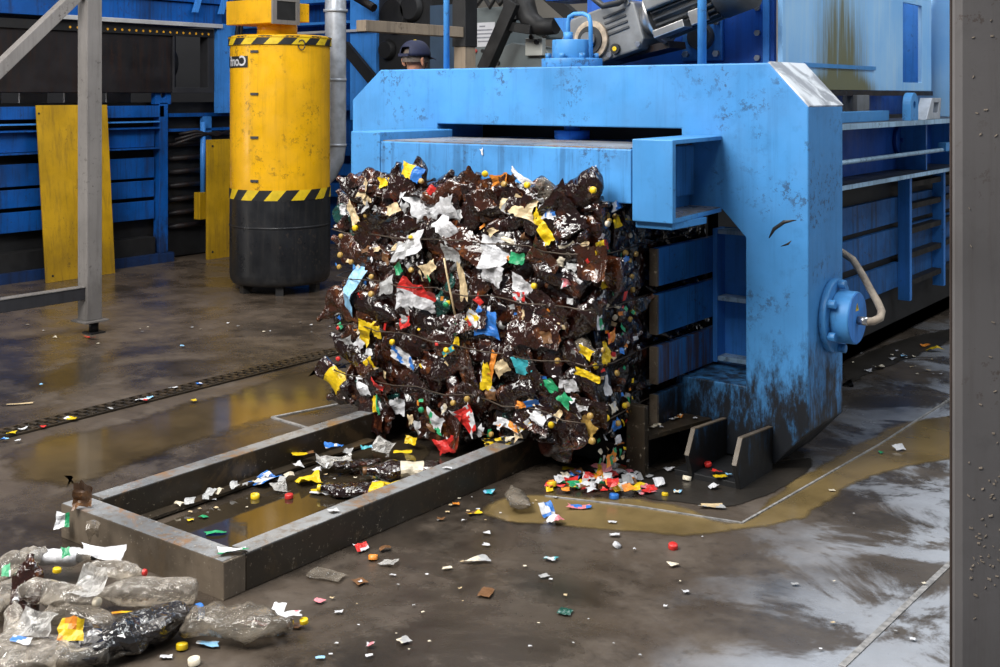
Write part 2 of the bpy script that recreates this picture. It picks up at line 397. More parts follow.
# ================================================================== baling press
PR = thing('baling_press', (-3.6, 5.4, 0), 'big light blue horizontal baling press pushing out a brown bale', 'baler')
YF, YB = 5.15, 5.59
outer = [(-4.9, .03), (-2.27, .03), (-2.10, .215), (-2.10, 1.744), (-2.30, 1.955), (-4.85, 1.955), (-5.09, 1.77), (-5.09, .215)]
hole = [(-4.39, .38), (-2.42, .38), (-2.42, 1.108), (-2.545, 1.237), (-2.77, 1.237), (-2.77, 1.63), (-4.39, 1.63)]
MB().prism(outer, 'y', YF, YB, [hole]).build('portal_frame', 'blue_front', PR, .007)
MB().prism([(-2.307, 1.955), (-2.297, 1.962), (-2.095, 1.75), (-2.103, 1.742)], 'y', YF+.004, YB-.004).build('chamfer_highlight', 'chamfer', PR)  # thin added plate that carries the chamfer's highlight
# worn bright gouges on the leg
g = MB()
for pts, r in (([(769, 238), (774, 229), (784, 222), (797, 220)], .010), ([(779, 247), (788, 244), (793, 239)], .007), ([(785, 247), (792, 246)], .005)):
    g.tube([on_y(a, b, YF) + Vector((0, .004, 0)) for a, b in pts], [r*.5]+[r]*(len(pts)-2)+[r*.4])
g.build('scrape_mark', 'hazard_black', PR)
# clamp plate and its guides
c = MB(); c.box(-4.265, -2.695, 4.53, 5.147, 1.30, 1.55); c.box(-4.265, -2.79, 5.147, 5.6, 1.31, 1.545); c.build('clamp_plate', 'blue_clamp', PR, .006)
MB().box(-4.255, -2.705, 4.54, 5.14, 1.5505, 1.556).build('clamp_top', 'frame_top', PR)
c = MB(); c.box(-4.49, -4.27, 4.53, 5.148, 1.02, 1.60); c.build('guide_bracket', 'blue_front', PR, .006)
gb = MB(); gb.box(-2.69, -2.48, 4.53, 4.56, 1.223, 1.598)
for z in (1.578, 1.223): gb.prism([(-2.69, 4.561), (-2.482, 4.561), (-2.545, 5.148), (-2.745, 5.148)], 'z', z, z+.02)
gb.prism([(-2.69, 4.561), (-2.67, 4.561), (-2.722, 5.148), (-2.745, 5.148)], 'z', 1.2435, 1.5775)
gb.box(-2.69, -2.50, 4.56, 4.9, 1.19, 1.2225)
G2 = gb.build('guide_bracket', 'blue_front', PR, .004)
MB().prism([(-2.685, 4.57), (-2.495, 4.57), (-2.55, 5.14), (-2.74, 5.14)], 'z', 1.2435, 1.247).build('ledge_dirt', 'frame_top', G2)
# hydraulic cylinder on top
cc = Vector((-3.58, 5.37, 1.955))
cy = MB().cyl(cc, cc+Vector((0, 0, .05)), .172, n=32).cyl(cc+Vector((0, 0, .05)), cc+Vector((0, 0, .155)), .112, n=32)
CY = cy.build('clamp_cylinder', 'blue_front', PR, .004)
for i in range(8):
    a = 2*math.pi*i/8+.2; p = cc+Vector((math.cos(a)*.143, math.sin(a)*.143, .05))
    MB().cyl(p, p+Vector((0, 0, .028)), .017, n=8).build('bolt', 'blue_front', CY)
pts = [cc+Vector((-.02, -.01, .15)), cc+Vector((-.02, -.01, .25)), cc+Vector((-.012, -.01, .285)), cc+Vector((.02, -.01, .30)), cc+Vector((.08, -.01, .30)), cc+Vector((.118, -.01, .285)), cc+Vector((.13, -.01, .25)), cc+Vector((.133, -.01, .05))]
pm = MB().tube(pts, .0125, 12).cyl(pts[0], pts[0]+Vector((0, 0, .05)), .027, n=6)
pm.build('oil_pipe', 'blue_front', CY)
MB().cyl((-3.58, 5.37, 1.55), (-3.58, 5.37, 1.60), .10, n=28).cyl((-3.58, 5.37, 1.6), (-3.58, 5.37, 1.9), .045, n=20).build('piston_rod', 'blue_mid', PR)
# guard posts on the portal top
for px, d in ((446.5, .019), (702, .024)):
    p = on_y(px, 66, 5.45); MB().cyl((p.x, 5.45, 1.955), (p.x, 5.45, 3.0), d, n=16).build('guard_post', 'blue_front', PR)
# channel side wall (the near side) : slats, black plate for the dark hollow, ribs
YR = 10.8
for z0, z1, mt in ((.87, 1.055, 'blue_slat'), (.635, .83, 'blue_slat'), (.395, .577, 'blue_rust'), (.15, .345, 'blue_foot')):
    s0 = MB().box(-2.785, -2.75, 4.88, 5.615 if z0 > .2 else 5.14, z0, z1).build('side_slat', mt, PR, .003)
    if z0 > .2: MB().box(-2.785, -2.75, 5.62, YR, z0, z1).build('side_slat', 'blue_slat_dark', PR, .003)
    MB().box(-2.79, -2.748, 4.862, 4.88, z0+.002, z1-.002).build('end_strip', 'frame_end', s0)
MB().box(-2.86, -2.80, 5.62, YR, .02, 1.25).build('channel_liner', 'black_void', PR)
MB().box(-4.85, -2.81, 5.64, 5.68, 1.27, 1.85).build('slot_dark_plate', 'black_void', PR)  # added black plate that makes the slot behind the clamp dark
MB().box(-4.45, -4.40, 4.72, YR, .02, 1.25).build('channel_liner', 'black_void', PR)
MB().box(-4.40, -2.80, 4.72, YR, .02, .12).build('channel_floor', 'black_void', PR)
fc = MB(); fc.box(-2.748, -2.40, 5.545, 5.56, .40, 1.10, 0)
fc.box(-2.748, -2.722, 5.45, 5.545, .40, 1.10, 0)
for z in (.42, .735, 1.085): fc.box(-2.721, -2.40, 5.455, 5.544, z-.012, z+.012, 1)
fc.build('rib_panel', ['blue_mid', 'edge_blue'], PR, .003)
# foot of the channel with gussets
MB().box(-2.80, -2.70, 4.66, 4.70, .0, .34).build('end_post', 'frame_steel', PR, .004)
MB().prism([(-2.80, 4.70), (-2.70, 4.70), (-2.60, 5.148), (-2.80, 5.148)], 'z', .175, .195).build('foot_ledge', 'frame_steel', PR)
MB().box(-2.80, -2.785, 4.71, 5.148, .0, .174).build('foot_web', 'black_void', PR)  # black plate carries the shade of the void under the ledge
for gx in (-2.53, -2.29):
    pl = [(4.80, .0), (5.148, .0), (5.148, .205), (4.82, .23), (4.755, .12)]
    gg = MB().prism(pl, 'x', gx-.011, gx+.011).build('gusset', 'blue_foot', PR, .002)
    e = MB()
    for a, b in ((pl[2], pl[3]), (pl[3], pl[4])):
        e.bar((gx, a[0], a[1]+.002), (gx, b[0], b[1]+.002), .022, .006, 0)
    e.build('worn_edge', 'frame_end', gg)
MB().box(-2.62, -2.30, 4.80, 5.148, .0, .03).build('foot_plate', 'black_void', PR, .003)
# flange on the right side
fcn = Vector((-2.10, 5.446, .72)); X = Vector((1, 0, 0))
FL = MB().cyl(fcn, fcn+X*.035, .182, n=40).build('side_flange', 'blue_front', PR, .006)
MB().cyl(fcn+X*.035, fcn+X*.125, .127, n=36).build('hub', 'blue_front', FL, .004)
MB().cyl(fcn+X*.125, fcn+X*.128, .122, n=36).build('hub_face', 'blue_mid', FL)
for i in range(6):
    a = math.pi/6+i*math.pi/3; p = fcn+Vector((.035, math.cos(a)*.156, math.sin(a)*.156))
    MB().cyl(p, p+X*.035, .022, n=8).build('bolt', 'blue_front', FL, .002)
tp = fcn+Vector((.1285, -.01, .055))
MB().prism([(tp.y-.021, tp.z-.018), (tp.y+.021, tp.z-.018), (tp.y, tp.z+.02)], 'x', tp.x, tp.x+.001).prism([(tp.y-.003, tp.z-.009), (tp.y+.003, tp.z-.009), (tp.y+.004, tp.z+.008), (tp.y-.004, tp.z+.008)], 'x', tp.x+.001, tp.x+.0014, mi=1).build('warning_triangle', ['hazard_yellow', 'hazard_black'], FL)
hp = [fcn+Vector(v) for v in ((.128, .0, -.01), (.17, 0, -.012), (.20, .012, -.008), (.222, .045, .005), (.215, .085, .03), (.18, .13, .065), (.12, .2, .11), (.06, .27, .16), (-.02, .34, .23), (-.12, .36, .28))]
MB().tube(hp, .019, 12).build('cable_hose', 'hose', FL)
MB().cyl(hp[0], hp[0]+X*.05, .022, n=6).build('cable_gland', 'steel', FL)
# rear body, near side
MB().box(-2.80, -2.76, YB+.005, YR, 1.26, 1.62).build('rear_web', 'blue_deep', PR)
MB().box(-2.80, -2.32, YB+.005, YR, 1.61, 1.635).build('top_flange', 'dusty_top', PR)
MB().box(-2.325, -2.318, YB+.005, YR, 1.606, 1.637).build('flange_edge', 'edge_blue', PR)
MB().box(-2.80, -2.50, YB+.005, YR, 1.235, 1.257).build('mid_flange', 'dusty_top', PR)
MB().box(-2.50, -2.492, YB+.005, YR, 1.232, 1.259).build('flange_edge', 'edge_blue', PR)
MB().cyl((-2.42, YB+.005, 1.41), (-2.42, 8.75, 1.41), .014, n=12).build('locking_rod', 'edge_blue', PR)
MB().obox((-2.42, 8.45, 1.43), (.03, 0, 0), (0, .09, 0), (0, 0, .03)).build('rod_clamp', 'blue_front', PR, .004)
MB().obox((-2.42, 8.72, 1.40), (.06, 0, 0), (0, .05, 0), (0, 0, .02)).build('rod_clamp', 'blue_front', PR, .004)
for yy in (8.42, 9.25):
    MB().box(-2.76, -2.55, yy, yy+.03, 1.258, 1.609).build('stiffener', 'blue_mid', PR)
    MB().box(-2.7495, -2.665, yy, yy+.05, .3, 1.234).build('stiffener', 'blue_mid', PR)
dd = on_x(897, 140, -2.76)
MB().cyl(dd, dd+X*.03, .105, n=28).cyl(dd+X*.03, dd+X*.05, .02, n=10).build('inspection_cover', 'blue_deep', PR, .004)
for z in (.42, .62, .80, .98, 1.14):
    MB().box(-2.7495, -2.68, 8.48, 9.24, z-.02, z+.02).build('rear_rung', 'dark_metal', PR)
    MB().box(-2.7495, -2.70, 9.31, 10.4, z-.02, z+.02).build('rear_rung', 'dark_metal', PR)
lg = on_x(910, 113, -2.36); lp = [(lg.y-.075, 1.6355), (lg.y+.075, 1.6355)]+[(lg.y+.075*math.cos(t), 1.74+.075*math.sin(t)) for t in [math.pi*i/12 for i in range(13)]]
MB().prism(lp, 'x', -2.385, -2.33, [circ(lg.y, 1.735, .025, 16)]).build('lifting_lug', 'blue_front', PR, .004)
ly = lg.y+.28
MB().prism([(ly, 1.6355), (ly+.3, 1.6355), (ly+.33, 1.78), (ly+.12, 1.78)], 'x', -2.42, -2.34, [[(ly+.14, 1.68), (ly+.25, 1.68), (ly+.28, 1.75), (ly+.17, 1.75)]]).build('latch_bracket', 'galv', PR, .004)
MB().box(-2.52, -2.46, YB+.1, lg.y-.1, 1.6355, 1.70).build('guide_rail', 'blue_front', PR, .003)
q = on_x(855, 103, -2.66); MB().box(-2.70, -2.60, q.y-.12, q.y+.1, 1.6355, 1.80).build('hinge_block', 'grey_cast', PR, .004)
# hopper
MB().box(-2.95, -2.80, 5.7, YR, 1.636, 1.9).build('hopper_base', 'blue_deep', PR)
HX0, HX1, HY0, HY1, HZ0, HZ1 = -3.95, -2.64, 6.1, 8.85, 1.83, 3.4
MB().box(HX0, HX1-.05, HY0, HY0+.03, 1.64, HZ1).build('hopper_front', 'blue_deep', PR)
wy0, wy1 = on_x(903, 50, HX1).y, on_x(922, 50, HX1).y
MB().prism([(HY0, HZ0), (HY1, HZ0), (HY1, HZ1), (HY0, HZ1)], 'x', HX1-.03, HX1, [[(wy0, 1.89), (wy1, 1.89), (wy1, 2.46), (wy0, 2.46)]]).build('hopper_side', 'hopper_side', PR, .003)
MB().box(HX1-.5, HX1-.45, wy0-.3, wy1+.4, 1.7, 2.8).box(HX1-.45, HX1-.031, wy1+.02, wy1+.04, 1.8, 2.6).build('hopper_inner', 'blue_mid', PR)
MB().box(HX1-.03, HX1+.012, HY0+.05, HY1, HZ0-.035, HZ0-.002).build('hopper_sill', 'rust_dark', PR)
MB().box(HX1-.03, HX1+.012, HY0+.3, 7.6, 1.965, 1.99).build('hopper_band', 'blue_front', PR)
MB().box(HX0+.2, HX1-.06, HY0+.6, HY1, 1.62, 1.66).build('hopper_floor', 'dark_metal', PR)
MB().box(-2.9, -2.5, 8.95, 9.4, 1.636, 3.4).build('rear_column', 'hopper_side', PR, .004)
# flanged bearing and bolts on the hopper front
by = HY0-.001
b0 = on_y(704, 44, by)
be = MB(); be.box(b0.x-.13, b0.x+.13, by-.03, by, b0.z-.10, b0.z+.17)
BE = be.build('bearing_flange', 'blue_mid', PR, .006)
MB().cyl((b0.x, by-.03, b0.z+.04), (b0.x, by-.075, b0.z+.04), .085, .075, n=28).build('bearing', 'grey_dark', BE, .004)
for a, b in ((-1, -.6), (1, -.6), (-1, 1.25), (1, 1.25)):
    p = Vector((b0.x+a*.1, by-.03, b0.z+b*.1)); MB().cyl(p, p+Vector((0, -.025, 0)), .02, n=6).build('bolt', 'steel', BE)
for px, py in ((758, 33), (758, 58), (758, 8)):
    p = on_y(px, py, by); MB().cyl(p, p+Vector((0, -.02, 0)), .018, n=6).build('bolt', 'steel', PR)
p = on_y(765, 30, by); MB().box(p.x-.008, p.x+.03, by-.012, by, 1.65, 3.3).build('seam_strip', 'blue_mid', PR)
# geared motor, axis tilted up to the right
a = math.radians(-6); tilt = math.radians(17)
U = Vector((math.cos(tilt), 0, math.sin(tilt))); V = Vector((-math.sin(tilt), 0, math.cos(tilt))); W = Vector((0, 1, 0))
gc = at_d(614, 36, 6.75)
def L(u, v, w=0): return gc+U*u+V*v+W*w
gm = MB(); 
prof = [(-.30, -.05), (-.24, -.14), (.20, -.15), (.24, -.10), (.24, .12), (.18, .16), (-.2, .17), (-.30, .08)]
f0 = [L(u, v, -.10) for u, v in prof]; f1 = [L(u, v, .12) for u, v in prof]; k = len(prof)
gm.add(f0+f1, [tuple(range(k)), tuple(reversed(range(k, 2*k)))]+[(i, (i+1) % k, k+(i+1) % k, k+i) for i in range(k)])
GM = gm.build('gearbox', 'grey_cast', PR, .012)
MB().cyl(L(-.09, -.0, -.10), L(-.09, 0, -.125), .115, n=32).build('rusty_flange', 'rust_ring', GM, .004)
MB().cyl(L(-.09, 0, -.125), L(-.09, 0, -.135), .082, n=32).build('shaft_seal', 'rubber', GM)
MB().cyl(L(-.09, 0, -.135), L(-.09, 0, -.16), .045, n=24).build('output_shaft', 'steel', GM)
for i in range(4):
    MB().bar(L(.02, .10-.035*i, -.105), L(.17, .10-.035*i, -.105), .012, .008, 0, (0, 1, 0)).build('casting_rib', 'grey_dark', GM)
for u, v in ((.20, -.12), (.0, -.12), (-.24, -.1), (.2, .13)): MB().cyl(L(u, v, -.10), L(u, v, -.115), .018, n=6).build('bolt', 'steel', GM)
MB().cyl(L(.05, -.1, -.1), L(.05, -.1, -.12), .03, n=14).cyl(L(.05, -.1, -.12), L(.05, -.1, -.123), .014, n=12, mi=1).build('oil_plug', ['rubber', 's_yellow'], GM)
MB().cyl(L(.24, .01), L(.31, .01), .09, .12, n=28).cyl(L(.31, .01), L(.335, .01), .165, n=36).build('motor_flange', 'steel', PR, .004)
mo = MB().cyl(L(.336, .01), L(.72, .01), .125, n=36)
for i in range(24):
    t = 2*math.pi*i/24; o = V*math.cos(t)*.135+W*math.sin(t)*.135
    mo.obox(L(.53, .01)+o, U*.18, (V*math.cos(t)+W*math.sin(t))*.014, (V*-math.sin(t)+W*math.cos(t))*.004)
MO = mo.build('motor', 'grey_dark', PR)
MB().cyl(L(.721, .01), L(.90, .01), .150, n=36).cyl(L(.90, .01), L(.93, .01), .150, .11, n=36).build('fan_cover', 'grey_dark', MO)
tb = MB().obox(L(.46, .10, -.14), U*.12, V*.075, W*.05); tb.build('terminal_box', 'grey_cast', MO, .01)
MB().obox(L(.44, -.115, -.12), U*.10, V*.022, W*.05).obox(L(.62, -.1, -.13), U*.05, V*.04, W*.02).build('motor_foot', 'steel', MO, .004)
MB().tube([at_d(590, -5, 6.6), at_d(603, 6, 6.55), at_d(618, 3, 6.55), at_d(635, -8, 6.6)], .02, 10).build('cable', 'rubber', PR)
MB().obox(at_d(615, 60, 6.85), Vector((.42, 0, .08)), Vector((0, .1, 0)), Vector((-.004, 0, .02))).build('motor_bracket', 'rust_dark', PR)
q = at_d(600, 0, 7.2); MB().box(-4.35, -3.55, 6.2, 6.5, 2.42, 3.2).build('belt_guard', 'blue_deep', PR, .01)
# walkway behind the portal, where the worker stands
wk = MB().box(-5.75, -4.95, 5.72, 6.55, .38, .42)
WK = wk.build('walkway', 'dark_metal', PR)
for x in (-5.7, -5.0):
    for y in (5.77, 6.5): MB().box(x-.025, x+.025, y-.025, y+.025, 0, .38).build('walkway_leg', 'dark_metal', WK)
# ================================================================== crushed bottles, sheets, caps (shared meshes)
def mesh_of(name, vs, fs, mats, mi=None, smooth=False):
    me = bpy.data.meshes.new(name); me.from_pydata(vs, [], fs)
    for m in mats: me.materials.append(M[m])
    for i, p in enumerate(me.polygons):
        p.use_smooth = smooth
        if mi: p.material_index = mi[i]
    return me
PROF = [(0, .012), (.0, .030), (.008, .044), (.03, .049), (.07, .050), (.11, .0475), (.135, .050), (.165, .0495), (.20, .050), (.228, .048), (.25, .040), (.27, .028), (.285, .018), (.295, .0145), (.315, .0145), (.315, .010)]
def bottle_geo(seed, crush=.45, amp=.014, L=1., fat=1., bend=.0, n=20, label=None):
    """a crushed bottle along local x (base at -x, neck at +x), flattened along z"""
    rd = random.Random(seed); off = Vector((rd.uniform(0, 90), rd.uniform(0, 90), rd.uniform(0, 90)))
    prof = []
    for (x0, r0), (x1, r1) in zip(PROF[:-1], PROF[1:]):
        k = 2 if abs(x1-x0) > .02 else 1
        for j in range(k): t = j/k; prof.append((x0+(x1-x0)*t, r0+(r1-r0)*t))
    prof.append(PROF[-1]); vs = []; lab = []
    for x, r in prof:
        neck = 1 if x < .26 else max(0, 1-(x-.26)/.03)
        for i in range(n):
            t = 2*math.pi*i/n; y = r*math.cos(t)*fat; z = r*math.sin(t)*fat
            fl = 1-(1-crush)*neck
            p = Vector((x, y*(1+(1-fl)*.32), z*fl))
            q = Vector((x, y, z))*13+off
            d = noise.noise_vector(q*.8)*amp*1.3 + noise.noise_vector(q*2.2)*amp*.22
            ridge = (abs(noise.noise(q*.95+Vector((5, 5, 5))))-.25)*amp*2.1
            rad = Vector((0, math.cos(t), math.sin(t)))
            p += (d+rad*ridge)*neck
            xx = (p.x-.16)/.16
            p.z += bend*xx*xx; p.y += bend*.7*xx*abs(xx)
            vs.append((Vector((p.x-.16, p.y, p.z)))*L)
    m = len(prof)
    fs = [(j*n+i, j*n+(i+1) % n, (j+1)*n+(i+1) % n, (j+1)*n+i) for j in range(m-1) for i in range(n)]
    mi = [0]*len(fs)
    if label:
        for j in range(m-1):
            if label[0] <= prof[j][0] < label[1]:
                for i in range(n): mi[j*n+i] = 1
    fs += [tuple(reversed(range(n))), tuple(range((m-1)*n, m*n))]; mi += [0, 0]
    return vs, fs, mi
def sheet_geo(seed, w, h, amp=.3, nx=7, ny=5, rag=.28, split=None):
    """a torn piece of film: uneven corners, straight creases"""
    rd = random.Random(seed); vs = []; mi = []; s_ = min(w, h); off = Vector((rd.uniform(0, 90),)*3)
    cn = [(sx*.5*(1-rd.uniform(-.25, 1.2)*rag), sy*.5*(1-rd.uniform(-.25, 1.2)*rag)) for sx, sy in ((-1, -1), (1, -1), (1, 1), (-1, 1))]
    md = [rd.uniform(-.8, .5)*rag for _ in range(4)]
    cr = [(math.cos(t), math.sin(t), rd.uniform(-.25, .25), rd.uniform(-1, 1)) for t in [rd.uniform(0, 6.28) for _ in range(4)]]
    for j in range(ny):
        for i in range(nx):
            u, v = i/(nx-1), j/(ny-1)
            x = (cn[0][0]*(1-u)+cn[1][0]*u)*(1-v)+(cn[3][0]*(1-u)+cn[2][0]*u)*v
            y = (cn[0][1]*(1-u)+cn[1][1]*u)*(1-v)+(cn[3][1]*(1-u)+cn[2][1]*u)*v
            tu, tv = 1-abs(2*u-1), 1-abs(2*v-1)
            if v == 0: y -= md[0]*tu*.5
            if v == 1: y += md[1]*tu*.5
            if u == 0: x -= md[2]*tv*.5
            if u == 1: x += md[3]*tv*.5
            e = 1 if (i in (0, nx-1) or j in (0, ny-1)) else .35
            x += rd.uniform(-1, 1)*.035*e; y += rd.uniform(-1, 1)*.05*e
            z = sum(c[3]*abs(c[0]*x*w/s_+c[1]*y*h/s_-c[2]) for c in cr)*amp*.75
            z += noise.noise(Vector((x*w/s_*3, y*h/s_*3, 0))+off)*amp*.35
            vs.append((x*w, y*h, z*s_))
    zm = sum(v[2] for v in vs)/len(vs); vs = [(a, b, c-zm) for a, b, c in vs]
    fs = []
    for j in range(ny-1):
        for i in range(nx-1):
            a = j*nx+i; fs.append((a, a+1, a+nx+1, a+nx))
            k = 0
            if split == 'h': k = 1 if j >= (ny-1)/2 else 0
            elif split == 'v': k = 1 if i >= (nx-1)*.6 else 0
            elif split == 's': k = 1 if noise.noise(Vector((i*.31, j*.31, 0))+off) > .08 else 0
            mi.append(k)
    return vs, fs, mi
def cap_geo(r=.016, h=.015, n=14, hollow=False):
    mb = MB(); mb.lathe((0, 0, -h/2), [(r*.98, 0), (r, h*.1), (r, h*.8), (r*.9, h), (0.0005, h)] if not hollow else [(r, 0), (r, h), (r*.8, h), (r*.78, h*.2), (.0005, h*.15)], n)
    return [tuple(v) for v in mb.v], mb.f
cap_me = {}
def cap_mesh(c, hollow=False):
    k = (c, hollow)
    if k not in cap_me:
        vs, fs = cap_geo(hollow=hollow); cap_me[k] = mesh_of('bottle_cap', vs, fs, ['c_'+c], None, True)
    return cap_me[k]
def rot_from(ex, ez):
    ex = Vector(ex).normalized(); ez = Vector(ez); ez = (ez-ex*ez.dot(ex)).normalized(); ey = ez.cross(ex)
    return Matrix((ex, ey, ez)).transposed()
def rot_ny(ang, tilt=0., tilt2=0.):       # lies on a face looking to -y, turned by ang in that face
    ez = Vector((tilt, -1, tilt2)).normalized(); return rot_from((math.cos(ang), 0, math.sin(ang)), ez)
# ================================================================== the bale
BX0, BX1, BY0, BY1, BZ0, BZ1 = -4.42, -2.80, 4.40, 5.62, .16, 1.345
BA = thing('bottle_bale', ((BX0+BX1)/2, (BY0+BY1)/2, 0.14), 'wire-tied bale of crushed dark brown plastic bottles squeezed out of the press', 'bale')
cm = bmesh.new(); bmesh.ops.create_cube(cm, size=1)
bmesh.ops.subdivide_edges(cm, edges=cm.edges, cuts=22, use_grid_fill=True)
vs = []
for v in cm.verts:
    p = Vector((BX0+.05+(v.co.x+.5)*(BX1-BX0-.09), BY0+.06+(v.co.y+.5)*(BY1-BY0-.1), BZ0+.05+(v.co.z+.5)*(BZ1-BZ0-.13)))
    p += noise.noise_vector(p*9)*.045
    if p.y > 4.52 and p.z > 1.27: p.z = 1.27
    if p.y > 5.1: p.x = min(p.x, -2.83)
    v.co = p-ORG[BA.name]
me = bpy.data.meshes.new('pressed_core'); cm.to_mesh(me); cm.free(); me.materials.append(M['core'])
o = bpy.data.objects.new('pressed_core', me); COL.objects.link(o); o.parent = BA; ORG[o.name] = ORG[BA.name]
bot_me = []
for i in range(14):
    mild = i % 2 == 1
    vs, fs, mi = bottle_geo(100+i, R.uniform(.55, .75) if mild else R.uniform(.30, .5), R.uniform(.006, .010) if mild else R.uniform(.014, .021), R.uniform(.95, 1.15), R.uniform(.95, 1.2), R.uniform(-.012, .02))
    bot_me.append(mesh_of('crushed_bottle', vs, fs, ['amber_pet' if i % 4 == 0 else 'brown_pet'], None, True))
gr_me = mesh_of('crushed_bottle', *bottle_geo(333, .4, .018, .9, 1.1)[:2], ['green_pet'])
ck_me = mesh_of('crushed_bottle', *bottle_geo(335, .4, .018, .9, 1.1)[:2], ['clear_dark'])
indiv = []; mass = []
def front_ok(x, z): return BX0-.02 < x < BX1+.0 and BZ0 < z < BZ1+.03
k = 0
# outermost layer of the front face : individuals
zz = BZ0+.07; row = 0
while zz < BZ1+.0:
    xx = BX0+.09+(.09 if row % 2 else 0)
    while xx < BX1-.03:
        a = R.choice([0, math.pi])+R.gauss(0, .5) if R.random() < .72 else R.uniform(0, 6.28)
        x = xx+R.uniform(-.05, .05); z = zz+R.uniform(-.025, .025); y = BY0+.0+R.uniform(-.025, .03)
        if z < .32: y += .06*(.32-z)/.16
        indiv.append((Vector((x, y, z)), rot_ny(a, R.gauss(0, .22), R.gauss(0, .25)), R.uniform(.85, 1.12)))
        xx += .172
    zz += .108; row += 1
R.shuffle(indiv)
singles = indiv[:92]; mass += indiv[92:]
for i in range(80):       # second layer
    x = R.uniform(BX0+.04, BX1-.06); z = R.uniform(BZ0+.04, BZ1-.06)
    mass.append((Vector((x, BY0+.06+R.uniform(-.02, .03), z)), rot_ny(R.uniform(0, 6.28), R.gauss(0, .4), R.gauss(0, .4)), R.uniform(.8, 1.1)))
for i in range(75):      # right side, necks outward
    y = R.uniform(BY0+.02, 5.3); z = R.uniform(BZ0+.06, 1.2 if y > 4.5 else BZ1-.08)
    if R.random() < .5 and y < 4.76:
        m = rot_from((1, R.gauss(0, .3), R.gauss(0, .3)), (R.gauss(0, .3), -.5, 1)); x = BX1-.16+R.uniform(-.01, .05)
    else:
        m = rot_from((R.gauss(0, .2), R.gauss(0, 1), R.gauss(0, 1)), (1, 0, 0)); x = BX1-.035+R.uniform(-.02, .015)
        if y > 4.7: x -= .03
    mass.append((Vector((x, y, z)), m, R.uniform(.75, 1.0)))
for i in range(34):      # top edge in front of the clamp plate
    x = R.uniform(BX0+.08, BX1-.08); a = R.gauss(0, .5)
    y = R.uniform(BY0+.0, BY0+.085)
    mass.append((Vector((x, y, BZ1-.03+R.uniform(-.03, .025)+.035*max(0, (-3.9-x)))), rot_from((math.cos(a), .35*math.sin(a), R.gauss(0, .2)), (0, -.45, 1)), R.uniform(.75, .95)))
for i in range(46):      # left side
    y = R.uniform(BY0+.03, 5.5); z = R.uniform(BZ0+.05, BZ1-.1)
    m = rot_from((R.gauss(0, .25)-.25, R.gauss(0, 1), R.gauss(0, 1)), (-1, 0, 0)); mass.append((Vector((BX0+.065, y, z)), m, R.uniform(.8, 1.0)))
# bottles sticking out on the left
for (px, py, a, y) in ((336, 305, math.radians(215), 4.47), (352, 215, math.radians(120), 4.47), (350, 390, math.radians(200), 4.45), (356, 250, math.radians(160), 4.5)):
    singles.append((on_y(px, py, y), rot_ny(a, -.2, .1), 1.0))
for i, (p, m, sc) in enumerate(singles[:97]):
    u = R.random(); me = gr_me if u < .03 else ck_me if u < .06 else R.choice(bot_me)
    place('crushed_bottle', me, p, m, BA, sc)
mv, mf, mm = [], [], []
for p, m, sc in mass+singles[97:]:
    u = R.random(); src = R.choice(bot_me); am = 1 if src.materials[0] == M['amber_pet'] else 0
    o = len(mv); mv += [p+(m @ v.co)*sc-ORG[BA.name] for v in src.vertices]
    for q in src.polygons: mf.append([v+o for v in q.vertices]); mm.append(am)
me = mesh_of('crushed_bottle', mv, mf, ['brown_pet', 'amber_pet'], mm, True)
o = bpy.data.objects.new('crushed_bottle', me); COL.objects.link(o); o.parent = BA; tag(o, kind='stuff')
